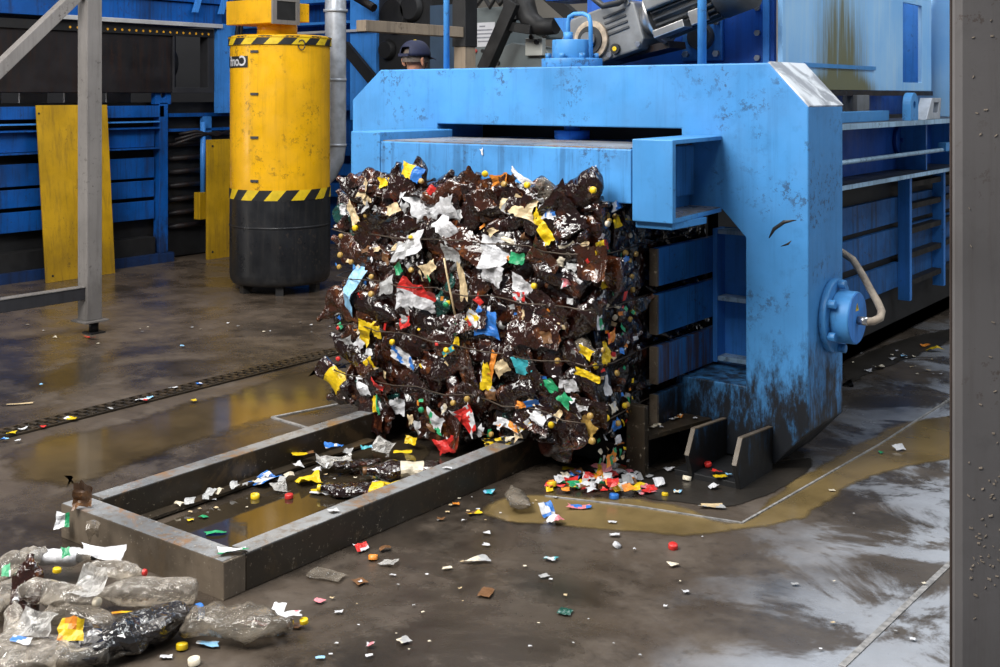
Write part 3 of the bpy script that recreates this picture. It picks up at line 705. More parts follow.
# torn labels, read off the photo : px, py, w, h (pixels), angle deg, colours
LAB = [(432, 208, 58, 24, 8, 'white'), (446, 226, 26, 22, -50, 'white'), (408, 245, 34, 20, 20, 'white', 'grey', 's'), (415, 297, 38, 26, -10, 'white', 'red', 'h'), (398, 268, 10, 10, 40, 'green'),
       (492, 250, 27, 26, 85, 'white'), (491, 275, 18, 22, 80, 'white', 'grey', 's'), (516, 204, 42, 20, -8, 'beige'), (541, 225, 28, 12, -55, 'yellow'), (546, 211, 17, 12, 0, 'blue', 'white', 's'),
       (516, 258, 14, 12, 0, 'green'), (485, 321, 23, 24, 90, 'blue'), (474, 320, 13, 15, 60, 'white', 'yellow', 's'), (352, 290, 44, 14, 70, 'lightblue'), (357, 298, 10, 7, 30, 'red'),
       (365, 336, 26, 16, 70, 'yellow'), (522, 287, 26, 13, -25, 'white'), (519, 297, 14, 9, 0, 'white', 'red', 's'), (520, 363, 19, 17, 20, 'teal'), (558, 394, 28, 12, -35, 'green'), (568, 386, 16, 12, 20, 'white'),
       (485, 376, 34, 11, 85, 'yellow'), (492, 364, 26, 7, 78, 'orange'), (500, 368, 14, 12, 40, 'beige'), (588, 376, 22, 7, -15, 'yellow'), (524, 404, 28, 6, 12, 'orange', 'blue', 'v'),
       (468, 420, 28, 15, -50, 'red', 'white', 's'), (445, 446, 22, 17, 20, 'red'), (433, 420, 22, 14, -25, 'white', 'green', 's'), (421, 428, 11, 16, 10, 'white'), (541, 418, 17, 14, -20, 'white'),
       (524, 426, 16, 6, 40, 'white', 'yellow', 's'), (496, 441, 32, 8, 12, 'yellow', 'black', 's'), (374, 382, 24, 12, -35, 'red'), (363, 386, 13, 17, 20, 'white'), (411, 172, 22, 13, -20, 'yellow', 'blue', 'v'),
       (384, 182, 15, 9, 15, 'yellow'), (363, 190, 18, 7, 60, 'beige'), (392, 208, 17, 10, 20, 'beige'), (352, 215, 20, 8, -60, 'beige'), (602, 247, 16, 8, 30, 'yellow', 'red', 'v'),
       (617, 222, 9, 8, 0, 'yellow'), (606, 282, 9, 8, 0, 'yellow'), (462, 287, 8, 34, 5, 'beige'), (429, 268, 16, 12, 30, 'beige'), (452, 255, 22, 18, -10, 'grey'), (384, 287, 20, 14, 20, 'grey'),
       (404, 358, 26, 12, -30, 'white', 'blue', 's'), (376, 330, 10, 12, 0, 'yellow'), (405, 322, 12, 8, 20, 'red'), (370, 368, 14, 10, -60, 'yellow'), (375, 405, 8, 16, 10, 'yellow', 'green', 'v'), (399, 408, 14, 14, 0, 'white'),
       (566, 283, 9, 9, 0, 'white', 'pink', 's'), (618, 205, 14, 9, 70, 'white', 'blue', 's'), (500, 180, 20, 12, 10, 'orange'), (522, 178, 26, 6, -30, 'white'), (343, 210, 8, 8, 0, 'white'),
       (431, 190, 10, 6, 40, 'red'), (478, 300, 8, 9, 50, 'red'), (508, 425, 22, 10, -10, 'white', 'orange', 's'), (585, 352, 9, 14, 70, 'yellow'), (600, 322, 10, 12, 0, 'green', 'white', 's'), (606, 352, 8, 20, 80, 'yellow'),
       (612, 336, 9, 10, 0, 'orange', 'red', 's'), (607, 385, 7, 16, 70, 'white'), (614, 408, 10, 10, 0, 'cream', 'white', 's'), (590, 430, 18, 16, 60, 'gold'), (618, 440, 8, 7, 0, 'white'), (616, 424, 10, 9, 0, 'blue'), (612, 457, 14, 10, 0, 'orange', 'green', 's'),
       (490, 395, 12, 10, 0, 'brown'), (412, 440, 12, 7, 0, 'yellow'), (455, 330, 12, 6, 60, 'green'), (447, 352, 14, 5, 30, 'teal', 'yellow', 's'), (456, 340, 8, 8, 0, 'yellow'), (548, 338, 20, 10, 10, 'brown')]
for i, l in enumerate(LAB[:98]):
    px, py, w, h, a = l[:5]; cols = l[5:7] if len(l) > 6 and l[6] in COLS else l[5:6]
    split = l[7] if len(l) > 7 else None
    if px > 598:
        p = on_x(px, py, BX1+.035); sc = p.dot(D)/F; m = rot_from((0, 1, .1), (1, -.25, .1))
        w *= 1.25
    else:
        p = on_y(px, py, BY0-.062); sc = p.dot(D)/F; m = rot_ny(math.radians(a), R.gauss(0, .12), R.gauss(0, .18))
    vs, fs, mi = sheet_geo(500+i, w*sc*1.4, h*sc*1.4, .36, 11, 8, .34, split)
    place('torn_label', mesh_of('torn_label', vs, fs, ['s_'+c for c in cols], mi), p, m, BA)
rs = random.Random(31)
for i in range(70):
    px, py = rs.uniform(345, 596), rs.uniform(182, 445)
    p = on_y(px, py, BY0-.045-.02*rs.random()); sc = p.dot(D)/F
    vs, fs, mi = sheet_geo(6000+i, rs.uniform(8, 20)*sc, rs.uniform(6, 12)*sc, .5, 6, 5, .5)
    place('paper_shred', mesh_of('paper_shred', vs, fs, ['s_'+rs.choice(['white', 'white', 'grey', 'cream', 'beige', 'grey', 'brown', 'white'])]), p, rot_ny(rs.uniform(0, 6), rs.gauss(0, .35), rs.gauss(0, .35)), BA)
# big flattened amber bottle panels in the middle of the face
FLAT = [(537, 326, 62, 46, 4), (465, 243, 52, 26, -30), (498, 192, 52, 30, 10), (590, 262, 34, 30, 0)]
rf = random.Random(77)
for i in range(22): FLAT.append((rf.uniform(352, 592), rf.uniform(180, 432), rf.uniform(34, 60), rf.uniform(20, 34), rf.uniform(-70, 70)))
for i, (px, py, w, h, a) in enumerate(FLAT):
    p = on_y(px, py, BY0-(.06 if i < 4 else .035+.03*rf.random())); sc = p.dot(D)/F
    vs, fs, mi = sheet_geo(900+i, w*sc*1.15, h*sc*1.15, .26, 14, 10, .25)
    place('flattened_bottle', mesh_of('flattened_bottle', vs, fs, ['amber_pet' if i < 4 or i % 4 == 0 else 'brown_pet'], None, True), p, rot_ny(math.radians(a), rf.gauss(0, .25), rf.gauss(0, .25)), BA)
# caps on the bale
CAPS = [(485, 174, 'yellow'), (504, 184, 'gold'), (421, 181, 'gold'), (527, 185, 'yellow'), (351, 262, 'gold'), (340, 255, 'gold'), (339, 267, 'gold'), (341, 236, 'gold'), (411, 270, 'gold'), (371, 294, 'gold'), (392, 342, 'yellow'),
        (338, 359, 'red'), (446, 350, 'yellow'), (467, 399, 'gold'), (453, 403, 'gold'), (551, 425, 'yellow'), (590, 416, 'gold'), (592, 441, 'gold'), (534, 286, 'yellow'), (421, 410, 'green'), (606, 418, 'yellow'), (593, 190, 'yellow'), (446, 305, 'green'), (355, 228, 'yellow')]
for px, py, c in CAPS:
    p = on_y(px, py, BY0-.09) if px < 598 else on_x(px, py, BX1+.04)
    place('bottle_cap', cap_mesh(c), p, rot_from(Vector((R.gauss(0, .4), R.gauss(0, .3), 1)).cross(Vector((0, 1, 0))), Vector((R.gauss(.1, .3), -1, R.gauss(.2, .25)))), BA, R.uniform(.8, 1.0))
for i in range(26):
    y = R.uniform(BY0, 4.74); z = R.uniform(BZ0+.05, 1.3)
    place('bottle_cap', cap_mesh(R.choice(['gold', 'gold', 'yellow', 'black', 'black', 'gold', 'cream'])), (BX1+R.uniform(-.01, .045), y, z), rot_from((0, 1, R.gauss(0, .3)), (1, R.gauss(0, .5), R.gauss(0, .4))), BA, R.uniform(.75, 1.0))
for i in range(12):
    x = R.uniform(BX0, BX1); z = R.uniform(BZ0, BZ1)
    place('bottle_cap', cap_mesh(R.choice(['gold', 'yellow', 'black', 'gold'])), (x, BY0-.05, z), rot_ny(R.uniform(0, 6), R.gauss(0, .4), R.gauss(0, .4)), BA, R.uniform(.7, .9))
# extra small scraps pressed into the near edge of the bale : nobody could count them
sv, sf, sm = [], [], []
cl = ['white', 'yellow', 'green', 'red', 'beige', 'blue', 'cream', 'orange', 'grey']
for i in range(170):
    if i < 95:
        y = R.uniform(BY0-.03, 4.75); p = Vector((BX1+R.uniform(-.02, .04), y, R.uniform(BZ0-.1, 1.25))); m = rot_from((R.gauss(0, .3), R.gauss(0, 1), R.gauss(0, 1)), (1, R.gauss(0, .4), R.gauss(0, .4)))
    else:
        p = Vector((R.uniform(BX0, BX1), BY0-.05+R.uniform(-.015, .03), R.uniform(BZ0, BZ1))); m = rot_ny(R.uniform(0, 6.28), R.gauss(0, .4), R.gauss(0, .4))
    vs, fs, _ = sheet_geo(2000+i, R.uniform(.015, .05), R.uniform(.010, .03), .4, 4, 3)
    k = R.randrange(len(cl)); o = len(sv)
    sv += [p+m @ Vector(v)-ORG[BA.name] for v in vs]; sf += [[a+o for a in f] for f in fs]; sm += [k]*len(fs)
o = bpy.data.objects.new('pressed_scrap', mesh_of('pressed_scrap', sv, sf, ['s_'+c for c in cl], sm)); COL.objects.link(o); o.parent = BA; tag(o, kind='stuff')
# tie wires
for z0, dz in ((1.08, -.01), (.83, .0), (.575, .01), (.325, -.01)):
    pts = [Vector((BX0-.03, 5.3, z0)), Vector((BX0-.045, BY0+.05, z0))]
    for i in range(15):
        t = i/14; pts.append(Vector((BX0+t*(BX1-BX0), BY0-.075+.028*math.sin(i*2.1+z0*9), z0+dz*math.sin(i*.5)+.006*math.sin(i*1.7+z0*20))))
    pts += [Vector((BX1+.045, BY0+.06, z0)), Vector((BX1+.01, 4.8, z0)), Vector((BX1-.01, 5.3, z0))]
    MB().tube(pts, .0032, 6).build('tie_wire', 'wire', BA)
MB().tube([on_y(a, b, BY0-.1) for a, b in ((444, 258), (447, 275), (451, 295), (455, 315))], .005, 6).build('cord_end', 's_beige', BA)
# the bottle with a yellow label that hangs out on the left
p = on_y(338, 382, 4.36)
vs, fs, mi = bottle_geo(77, .6, .013, 1.0, 1.15, .01, 16, (.085, .20))
hb = place('protruding_bottle', mesh_of('protruding_bottle', vs, fs, ['brown_pet', 's_yellow'], mi), p, rot_ny(math.radians(-38), -.25, .2), BA)
tag(hb, 'brown bottle with a yellow label')

# ================================================================== skid frame on the floor
SX0, SX1, SY0, SZ = -4.23, -3.243, 2.636, .137
SK = thing('skid_frame', (-3.73, 3.6, 0), 'muddy steel channel frame lying on the wet floor in front of the bale', 'steel frame')
def beam(pl): 
    en = abs(pl[0][0]-pl[1][0]) > .5
    b = MB().prism(pl, 'z', 0, SZ).build('end_beam' if en else 'side_beam', 'frame_end' if en else 'frame_steel', SK, .004)
    cx = sum(p[0] for p in pl)/4; cy_ = sum(p[1] for p in pl)/4
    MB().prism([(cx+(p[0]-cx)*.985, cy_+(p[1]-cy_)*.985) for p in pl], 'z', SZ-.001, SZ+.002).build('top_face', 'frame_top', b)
    return b
beam([(SX1-.095, SY0+.1), (SX1, SY0+.1), (SX1+.015, 4.72), (SX1-.08, 4.72)])
beam([(SX0, SY0+.1), (SX0+.085, SY0+.1), (SX0+.085, 4.66), (SX0, 4.66)])
beam([(SX0-.01, SY0-.02), (SX1, SY0), (SX1, SY0+.1), (SX0-.01, SY0+.09)])
MB().box(SX0+.086, SX0+.15, SY0+.1, 4.3, .008, .02).box(SX0+.15, SX1-.1, SY0+.1, SY0+.14, .008, .018).build('inner_ledge', 'frame_steel', SK)

# ================================================================== filter drum
DC = Vector((-8.05, 7.2, 0)); DRr = .46
DR = thing('filter_drum', DC, 'tall yellow and black filter drum with hazard bands left of the bale', 'filter drum')
def dz(py, t=10.55): return H+(HZ-py)*t/F
MB().lathe(DC, [(0, .085), (DRr*.93, .085), (DRr*.94, .086), (DRr*.985, .12), (DRr, .17), (DRr, .18), (DRr, .60), (DRr, dz(198)), (DRr, dz(196)), (DRr-.01, dz(196)), (0, dz(196))], 56).build('lower_drum', 'black_paint', DR)
MB().lathe(DC, [(DRr, .60), (DRr+.005, .603), (DRr+.005, .617), (DRr, .62)], 56).build('rim', 'black_paint', DR)
MB().lathe(DC, [(0, dz(194)), (DRr-.01, dz(194)), (DRr-.004, dz(194)), (DRr-.004, dz(193)), (DRr-.004, dz(41)), (DRr-.004, dz(40)), (DRr+.012, dz(39.5)), (DRr+.012, dz(38.3)), (DRr+.012, dz(38)), (DRr+.01, dz(37.8)), (DRr-.03, dz(36.2)), (DRr-.04, dz(36)), (0, dz(34))], 56).build('upper_drum', 'yellow', DR)
for i in range(6):
    a = i*math.pi/3+.3; MB().box(-.035, .035, -.035, .035, 0, .09).build('foot', 'black_paint', None)
    o = bpy.data.objects[-1] if False else [x for x in COL.objects if x.name.startswith('foot') and x.parent is None][-1]
    o.parent = DR; o.location = (math.cos(a)*.36, math.sin(a)*.36, 0); o.rotation_euler = (0, 0, a)
def band(z0, z1, r, n=12, skew=.55):
    mb = MB(); m = 6
    for i in range(n*2):
        a0, a1 = 2*math.pi*i/(n*2), 2*math.pi*(i+1)/(n*2); vs = []
        for j in range(m+1):
            a = a0+(a1-a0)*j/m
            vs += [DC+Vector((math.cos(a)*r, math.sin(a)*r, z0)), DC+Vector((math.cos(a+skew*(a1-a0)*1.2)*r, math.sin(a+skew*(a1-a0)*1.2)*r, z1))]
        mb.add(vs, [(2*j, 2*j+2, 2*j+3, 2*j+1) for j in range(m)], i % 2, True)
    return mb.build('hazard_band', ['hazard_yellow', 'hazard_black'], DR)
band(dz(197), dz(187), DRr+.004); band(dz(46), dz(37.5), DRr+.0125)
# sign : mirrored lettering as it stands in the photo, wrapped on the drum
th0 = math.atan2(-DC.y, -DC.x)
def wrap(u, z, r): a = th0+u/DRr; return DC+Vector((math.cos(a)*r, math.sin(a)*r, z))
uR, uL = -math.asin(31/50)*DRr, -1.45*DRr
mb = MB(); n = 14
vs = []
for i in range(n+1):
    u = uL+(uR-uL)*i/n; vs += [wrap(u, dz(68.3), DRr+.001), wrap(u, dz(57.2), DRr+.001)]
mb.add(vs, [(2*i, 2*i+2, 2*i+3, 2*i+1) for i in range(n)]); SG = mb.build('sign_plate', 'hazard_black', DR)
tc = bpy.data.curves.new('sign_text', 'FONT'); tc.body = 'Confi'; tc.size = .125; tc.offset = .003; tc.resolution_u = 3
to = bpy.data.objects.new('sign_text', tc); COL.objects.link(to)
dg = bpy.context.evaluated_depsgraph_get(); tm = bpy.data.meshes.new_from_object(to.evaluated_get(dg)); bpy.data.objects.remove(to)
bm = bmesh.new(); bm.from_mesh(tm); bmesh.ops.subdivide_edges(bm, edges=[e for e in bm.edges if e.calc_length() > .02], cuts=1)
for v in bm.verts: v.co = wrap(uR-.018-v.co.x*1.0, dz(66.4)+v.co.y*1.0, DRr+.003)-DC
bm.to_mesh(tm); bm.free(); tm.materials.append(M['s_white'])
o = bpy.data.objects.new('sign_lettering', tm); COL.objects.link(o); o.parent = SG
for py in (53, 94, 136, 178):
    p = [wrap(DRr*math.asin((255+dx_-280)/50), dz(py), DRr+.002) for dx_ in (-3, 4)]
    MB().bar(p[0], p[1], .016, .022).build('latch', 'grey_dark', DR)
p = wrap(DRr*math.asin(19.5/50), dz(40), DRr+.02); ring = [p+Vector((.0, 0, -.06))+RT*math.cos(t)*.03+Vector((0, 0, math.sin(t)*.045)) for t in [i*math.pi/8 for i in range(17)]]
MB().tube(ring, .006, 6).build('lifting_ring', 'wire', DR)
nc = DC+Vector((-.02, -.02, 0))
MB().cyl(nc+Vector((0, 0, dz(36))), nc+Vector((0, 0, dz(21.5))), .185, n=32).build('neck', 'yellow', DR)
hz0, hz1 = 2.445, 2.665
HB = MB().box(-8.42, -7.80, 6.87, 7.19, hz0, hz1).build('blower_box', 'yellow', DR, .006)
gm_ = MB(); gm_.box(-7.80, -7.785, 6.90, 7.16, hz0+.02, hz1-.01, 1)
for a in ((6.87, 6.915), (7.145, 7.19)): gm_.box(-7.80, -7.775, a[0], a[1], hz0-.008, hz1+.02, 0)
for a in ((hz0-.008, hz0+.03), (hz1-.02, hz1+.02)): gm_.box(-7.80, -7.776, 6.915, 7.145, a[0], a[1], 0)
gm_.build('air_grille', ['steel_post', 'black_void'], HB)
MB().box(-7.98, -7.80, 7.195, 7.33, 2.47, 2.64).build('inlet_box', 'yellow', DR, .005)
# galvanised duct behind the drum
dp = at_d(335.5, 95, 11.4); dpx, dpy = dp.x, dp.y
DU = MB().tube([(dpx, dpy, 3.4), (dpx, dpy, 2.6), (dpx, dpy, 2.0), (dpx, dpy, 1.30), (dpx-.01, dpy-.015, 1.16), (dpx-.045, dpy-.07, 1.03), (dpx-.10, dpy-.16, .93), (dpx-.17, dpy-.28, .84), (dpx-.2, dpy-.36, .80)], .105, 24)
DU = DU.build('air_duct', 'galv', None, origin=(dpx, dpy, .8)); tag(DU, 'grey galvanised round air duct rising behind the yellow drum', 'duct')
for z in (2.64, 1.95, 1.30): MB().cyl((dpx, dpy, z-.014), (dpx, dpy, z+.014), .122 if z > 2.5 else .110, n=28).build('duct_collar', 'galv', DU)
# ================================================================== trestle on the left
TX, TY = -7.70, 4.99
TR = thing('pipe_trestle', (TX, TY, 0), 'grey steel trestle post with sloping brace and low rail at the left edge', 'steel trestle')
MB().box(TX-.063, TX+.063, TY-.063, TY+.063, .105, 3.6).build('post', 'steel_post', TR, .004)
MB().box(TX-.10, TX+.10, TY-.10, TY+.10, .09, .105).build('base_plate', 'steel_post', TR, .003)
MB().cyl((TX+.02, TY+.02, 0.004), (TX+.02, TY+.02, .09), .035, n=14).box(TX-.04, TX+.08, TY-.04, TY+.08, .0, .012).build('levelling_foot', 'dark_metal', TR)
MB().box(TX-.04, TX+.04, 2.3, TY-.064, .265, .355).build('rail', 'frame_dark', TR, .003)
MB().box(TX-.045, TX+.045, 2.3, TY-.064, .356, .362).build('rail_top', 'steel_post', TR)
MB().bar((TX, 2.6, .42), (TX, TY-.06, 2.60), .09, .09, 0, (1, 0, 0)).build('brace', 'steel_post', TR, .004)
MB().box(TX-.063, TX+.063, 2.2, 2.33, 0, 3.6).build('post', 'steel_post', TR, .004)
# ================================================================== second baling press, far left
X2 = -10.4
P2 = thing('baling_press', (-11, 7.2, 0), 'dark blue second baling press in shadow along the left wall', 'baler')
t2 = 11.75
def Z2(py, t=t2): return H+(HZ-py)*t/F
for a, b in ((160, 181), (184, 201), (205, 224)):
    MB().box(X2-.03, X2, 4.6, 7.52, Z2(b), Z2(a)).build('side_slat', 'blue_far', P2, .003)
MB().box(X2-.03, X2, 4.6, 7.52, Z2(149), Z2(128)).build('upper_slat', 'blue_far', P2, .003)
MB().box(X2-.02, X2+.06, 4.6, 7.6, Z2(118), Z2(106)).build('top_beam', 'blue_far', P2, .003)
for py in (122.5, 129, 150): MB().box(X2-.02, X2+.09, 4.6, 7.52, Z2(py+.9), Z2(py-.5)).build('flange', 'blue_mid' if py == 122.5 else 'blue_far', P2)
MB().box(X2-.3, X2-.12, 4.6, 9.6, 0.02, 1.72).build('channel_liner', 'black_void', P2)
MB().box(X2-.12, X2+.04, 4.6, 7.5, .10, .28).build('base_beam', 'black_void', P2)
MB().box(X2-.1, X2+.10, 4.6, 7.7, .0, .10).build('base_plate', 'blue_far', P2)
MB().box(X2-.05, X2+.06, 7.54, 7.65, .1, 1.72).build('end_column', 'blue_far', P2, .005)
lp = [(7.49, 1.70), (7.69, 1.70)]+[(7.59+.1*math.cos(t), 1.80+.1*math.sin(t)) for t in [math.pi*i/10 for i in range(11)]]
MB().prism(lp, 'x', X2-.02, X2+.06, [circ(7.59, 1.80, .035, 14)]).build('lifting_lug', 'blue_far', P2, .004)
MB().box(X2-.08, X2+.0, 7.7, 9.4, 1.56, 1.60).box(X2-.08, X2, 7.7, 8.6, 1.40, 1.43).build('rear_rail', 'blue_far', P2)
for k in range(8):
    MB().cyl((X2-.09, 7.75, .35+.15*k), (X2-.05, 8.25, .36+.15*k), .03, n=10).build('wedge_pin', 'rust_dark', P2)
MB().cyl((X2+.05, 8.12, .6), (X2+.05, 8.12, 1.5), .03, n=10).box(X2-.05, X2+.0, 8.16, 8.28, .5, 1.6).build('tie_rod', 'blue_mid', P2)
MB().box(X2+.02, X2+.12, 8.02, 8.20, .42, .72).build('junction_box', 'yellow_panel', P2, .006)
for k in range(3): MB().tube([(X2-.02, 7.75+.05*k, 1.25+.06*k), (X2+.08, 8.0, 1.34+.03*k), (X2+.05, 8.3, 1.38-.02*k), (X2, 8.8, 1.30+.08*k)], .018, 8).build('hose', 'rust_dark', P2)
# upper hopper with an open end frame
yA = on_x(172, 60, X2+.1).y; yB = on_x(212, 60, X2+.1).y
zt, zb = Z2(31, 12.1), Z2(93, 12.1)
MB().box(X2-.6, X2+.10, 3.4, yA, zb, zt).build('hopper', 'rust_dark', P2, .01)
fr = MB(); w = .06
fr.prism([(yA, zb), (yB, zb), (yB, zt), (yA, zt)], 'x', X2-.02, X2+.12, [[(yA+w*.4, zb+w), (yB-w*1.2, zb+w), (yB-w*1.2, zt-.03), (yA+w*.4, zt-.03)]])
fr.build('end_frame', 'frame_dark', P2, .004)
MB().box(X2-.6, X2-.55, yA, yB, zb, zt).build('hopper_end', 'black_void', P2)
MB().cyl((X2-.25, yA+.02, (zb+zt)/2), (X2-.25, yA+.2, (zb+zt)/2), .2, n=24).build('shaft_drum', 'black_void', P2)
MB().box(X2-.5, X2+.16, 3.4, 8.3, Z2(20), 2.80).build('upper_beam', 'blue_far', P2, .004)
MB().box(X2-.4, X2+.2, 3.4, 8.6, 2.81, 3.4).build('upper_panel', 'blue_far', P2, .004)
MB().box(X2+.16, X2+.20, on_x(48, 20, X2+.18).y, on_x(222, 26, X2+.18).y, 2.545, 2.59).build('light_strip', 'lamp_white', P2, .004)
dots = MB(); dm = MB()
ya, yb = on_x(70, 25, X2+.13).y, yB-.03
dm.box(X2+.08, X2+.13, 4.2, yB, 2.44, 2.53); dm.build('cable_tray', 'dark_metal', P2)
i = 0
y_ = ya
while y_ < yb:
    dots.cyl((X2+.131, y_, 2.475), (X2+.134, y_, 2.475), .013, n=8); y_ += .085
dots.build('tray_hole', 'amber_dot', P2)
MB().box(X2+.10, X2+.16, yB+.03, yB+.35, 1.6, 2.6).build('rear_post', 'blue_mid', P2)
for k in range(5): MB().box(X2-.5, X2-.47, 5.25+.5*k, 5.55+.5*k, 1.70, 1.84).build('bright_gap_panel', 'paper', P2)  # pale plates stand in for the lit wall seen through the gaps
for k in range(2): MB().tube([(X2+.22, yB+.22+.06*k, 3.2), (X2+.24, yB+.25+.05*k, 2.6), (X2+.2, yB+.22+.08*k, 2.2), (X2+.25, yB+.42, 1.9)], .022, 8).build('hose', 'rust_dark' if k else 'dark_metal', P2)
for y in (8.0, 8.35): MB().obox((X2+.22, y, 3.05), (.02, 0, 0), (0, .03, .0), (0, .12, .35)).build('strut', 'blue_mid', P2)
# yellow guard panels leaning there
pb0, pb1 = Vector((-10.09, 6.06, 0)), Vector((-10.10, 6.82, 0)); pt0, pt1 = Vector((X2+.10, 6.08, 1.70)), Vector((X2+.10, 6.86, 1.70))
mb = MB(); n = Vector((.02, 0, 0)); vs = [pb0, pb1, pt1, pt0]; vs = vs+[v+n for v in vs]
mb.add(vs, [(0, 1, 2, 3), (7, 6, 5, 4), (0, 4, 5, 1), (1, 5, 6, 2), (2, 6, 7, 3), (3, 7, 4, 0)])
for v in ((6.1, 1.62), (6.13, .06)): 
    xx = -10.09+(X2+.1+10.09)*v[1]/1.7+.02; mb.cyl((xx, v[0], v[1]), (xx+.004, v[0], v[1]), .012, n=8, mi=1)
tag(mb.build('yellow_panel', ['yellow_panel', 'hazard_black'], None, .003), 'large stained yellow sheet panel leaning on the dark blue press behind the post', 'panel')
ya, yb = on_x(207.5, 250, -10.1).y, on_x(233, 250, -10.1).y
mb = MB().box(-10.13, -10.09, ya, yb, 0, 1.31); mb.cyl((-10.09, ya+.06, .08), (-10.085, ya+.06, .08), .014, n=8, mi=1).cyl((-10.09, ya+.06, 1.24), (-10.085, ya+.06, 1.24), .014, n=8, mi=1)
tag(mb.build('yellow_panel', ['yellow_panel', 'hazard_black'], None, .003), 'narrow upright yellow panel half hidden behind the filter drum', 'panel')

# ================================================================== blue tower behind the duct
TW = thing('conveyor_tower', (-10.4, 9.8, 0), 'blue steel conveyor tower behind the drum and the air duct', 'conveyor tower')
TYY = 9.6
def bx(px0, px1, py0, py1, y=TYY, d=.1, mat='blue_mid', name='panel', ztop=None):
    a, b = on_y(px0, py1, y), on_y(px1, py0, y); t = b.dot(D)
    return MB().box(a.x, b.x, y, y+d, max(0.0, min(a.z, b.z)) if py1 < 330 else 0, ztop or max(a.z, H+(HZ-py0)*t/F)).build(name, mat, TW, .004)
bx(219, 374, 0, 250, TYY+.15, .1, 'blue_far', 'back_panel', 3.6)
bx(350, 376, 0, 120, TYY-.25, .3, 'blue_mid', 'column', 3.6)
for py0, py1 in ((0, 6), (20, 30), (50, 52), (106, 109), (145, 150), (165, 168), (185, 188)): bx(219, 356, py0, py1, TYY-.1, .24, 'blue_mid' if py0 < 100 else 'blue_far', 'cross_beam')
bx(236, 374, 31, 35, TYY-.3, .06, 'lamp_white', 'light_strip')
a, b = on_y(345, 46, TYY-.4), on_y(373, 80, TYY-.4)
MB().bar(a, b+(b-a)*.3, .13, .05, 0, (0, 1, 0)).build('diagonal_brace', 'dark_metal', TW)
MB().tube([on_y(374, 8, TYY-.5), on_y(366, 3, TYY-.5), on_y(356, -3, TYY-.5)], .05, 8).build('hose', 'rust_dark', TW)
# dark shredder / conveyor behind the worker
DKT = thing('shredder', (-8.2, 9.6, 0), 'dark shredder housing in the shadow behind the worker', 'shredder')
a, b = on_y(374, 60, 9.4), on_y(432, 60, 9.4); MB().box(a.x, b.x, 9.4, 10.2, 0, 3.6).build('housing', 'black_void', DKT)
for px, py, r in ((395, 15, .22), (412, 8, .16), (388, 50, .12)):
    p = on_y(px, py, 9.39); MB().cyl(p, p+Vector((0, -.06, 0)), r, r*.8, n=24).build('roller_end', 'dark_metal', DKT, .005)
a, b = on_y(430, 60, 9.2), on_y(456, 60, 9.2); MB().box(a.x, b.x, 9.2, 9.5, 0, 2.75).build('side_panel', 'blue_grey', DKT)
# steel frame with the dusty rail
SF = thing('steel_frame', (-6.0, 7.37, 0), 'dusty steel post with a tan rail above the worker', 'steel frame')
MB().box(-6.05, -5.93, 7.31, 7.45, 0, 2.2).build('post', 'tan_beam', SF, .004)
MB().box(-6.06, -5.92, 7.30, 7.46, 2.2, 3.6).build('post_upper', 'dark_metal', SF, .004)
MB().box(-6.04, -5.94, 6.15, 7.309, 2.275, 2.36).build('rail', 'tan_beam', SF, .004)
# control cabinet with a notice
CBY = 8.6
CB = thing('control_cabinet', (-6.6, 8.8, 0), 'grey control cabinet with a printed paper notice behind the press', 'cabinet')
a, b = on_y(471, 60, CBY), on_y(505, 60, CBY); MB().box(a.x, b.x, CBY, CBY+.4, 0, on_y(480, 8, CBY).z).build('housing', 'cabinet', CB, .006)
a, b = on_y(474, 47, CBY), on_y(495, 22, CBY); nt = MB().box(a.x, b.x, CBY-.004, CBY-.001, a.z, b.z).build('notice', 'paper', CB)
ln = MB()
for k, (u0, u1) in enumerate(((.28, .55), (.1, .9), (.15, .85), (.1, .8), (.2, .75))):
    z = b.z-(k+1)*(b.z-a.z)/6.4; ln.box(a.x+(b.x-a.x)*u0, a.x+(b.x-a.x)*u1, CBY-.006, CBY-.0045, z-.007, z+.007)
ln.build('notice_line', 'ink', nt)
for px, mt in ((476, 's_red'), (484, 'rubber')):
    p = on_y(px, 51, CBY); MB().cyl(p, p+Vector((0, -.03, 0)), .018, n=12).build('knob', mt, CB)
# pale motor housing with brackets
MHY = 8.2
MH = thing('drive_housing', (-5.9, 8.4, 0), 'pale grey drive housing with a small white box behind the press', 'machine housing')
c0 = on_y(498, 68, MHY); c1 = on_y(560, 68, MHY)
pf = [(c0.x-.05, 0.), (c1.x, 0.), (c1.x+.01, 1.95), (c1.x-.06, 2.12), (c1.x-.16, 2.20), (c0.x+.16, 2.27), (c0.x-.05, 2.2)]
MB().prism(pf, 'y', MHY, MHY+.4).build('housing', 'cabinet', MH, .01)
a, b = on_y(529, 56, MHY), on_y(546, 38, MHY); MB().box(a.x, b.x, MHY-.06, MHY-.001, a.z, b.z).build('white_box', 'cabinet_light', MH, .006)
for px, py in ((511, 31), (532, 37), (545, 36), (537, 42), (498, 63)): p = on_y(px, py, MHY-.061 if px > 530 else MHY-.001); MB().cyl(p, p+Vector((0, -.02, 0)), .022, n=10).build('bolt', 'rubber', MH)
MB().bar(on_y(515, 2, 7.9), on_y(485, 70, 7.9), .12, .10, 0, (0, 1, 0)).build('diagonal_strut', 'dark_metal', MH, .004)
arm = [on_y(522, -6, 8.0), on_y(525, 8, 8.0), on_y(530, 20, 8.0), on_y(540, 27, 8.0), on_y(556, 26, 8.0)]
MB().tube(arm, [.10, .10, .09, .08, .07], 12).build('curved_arm', 'dark_metal', MH)
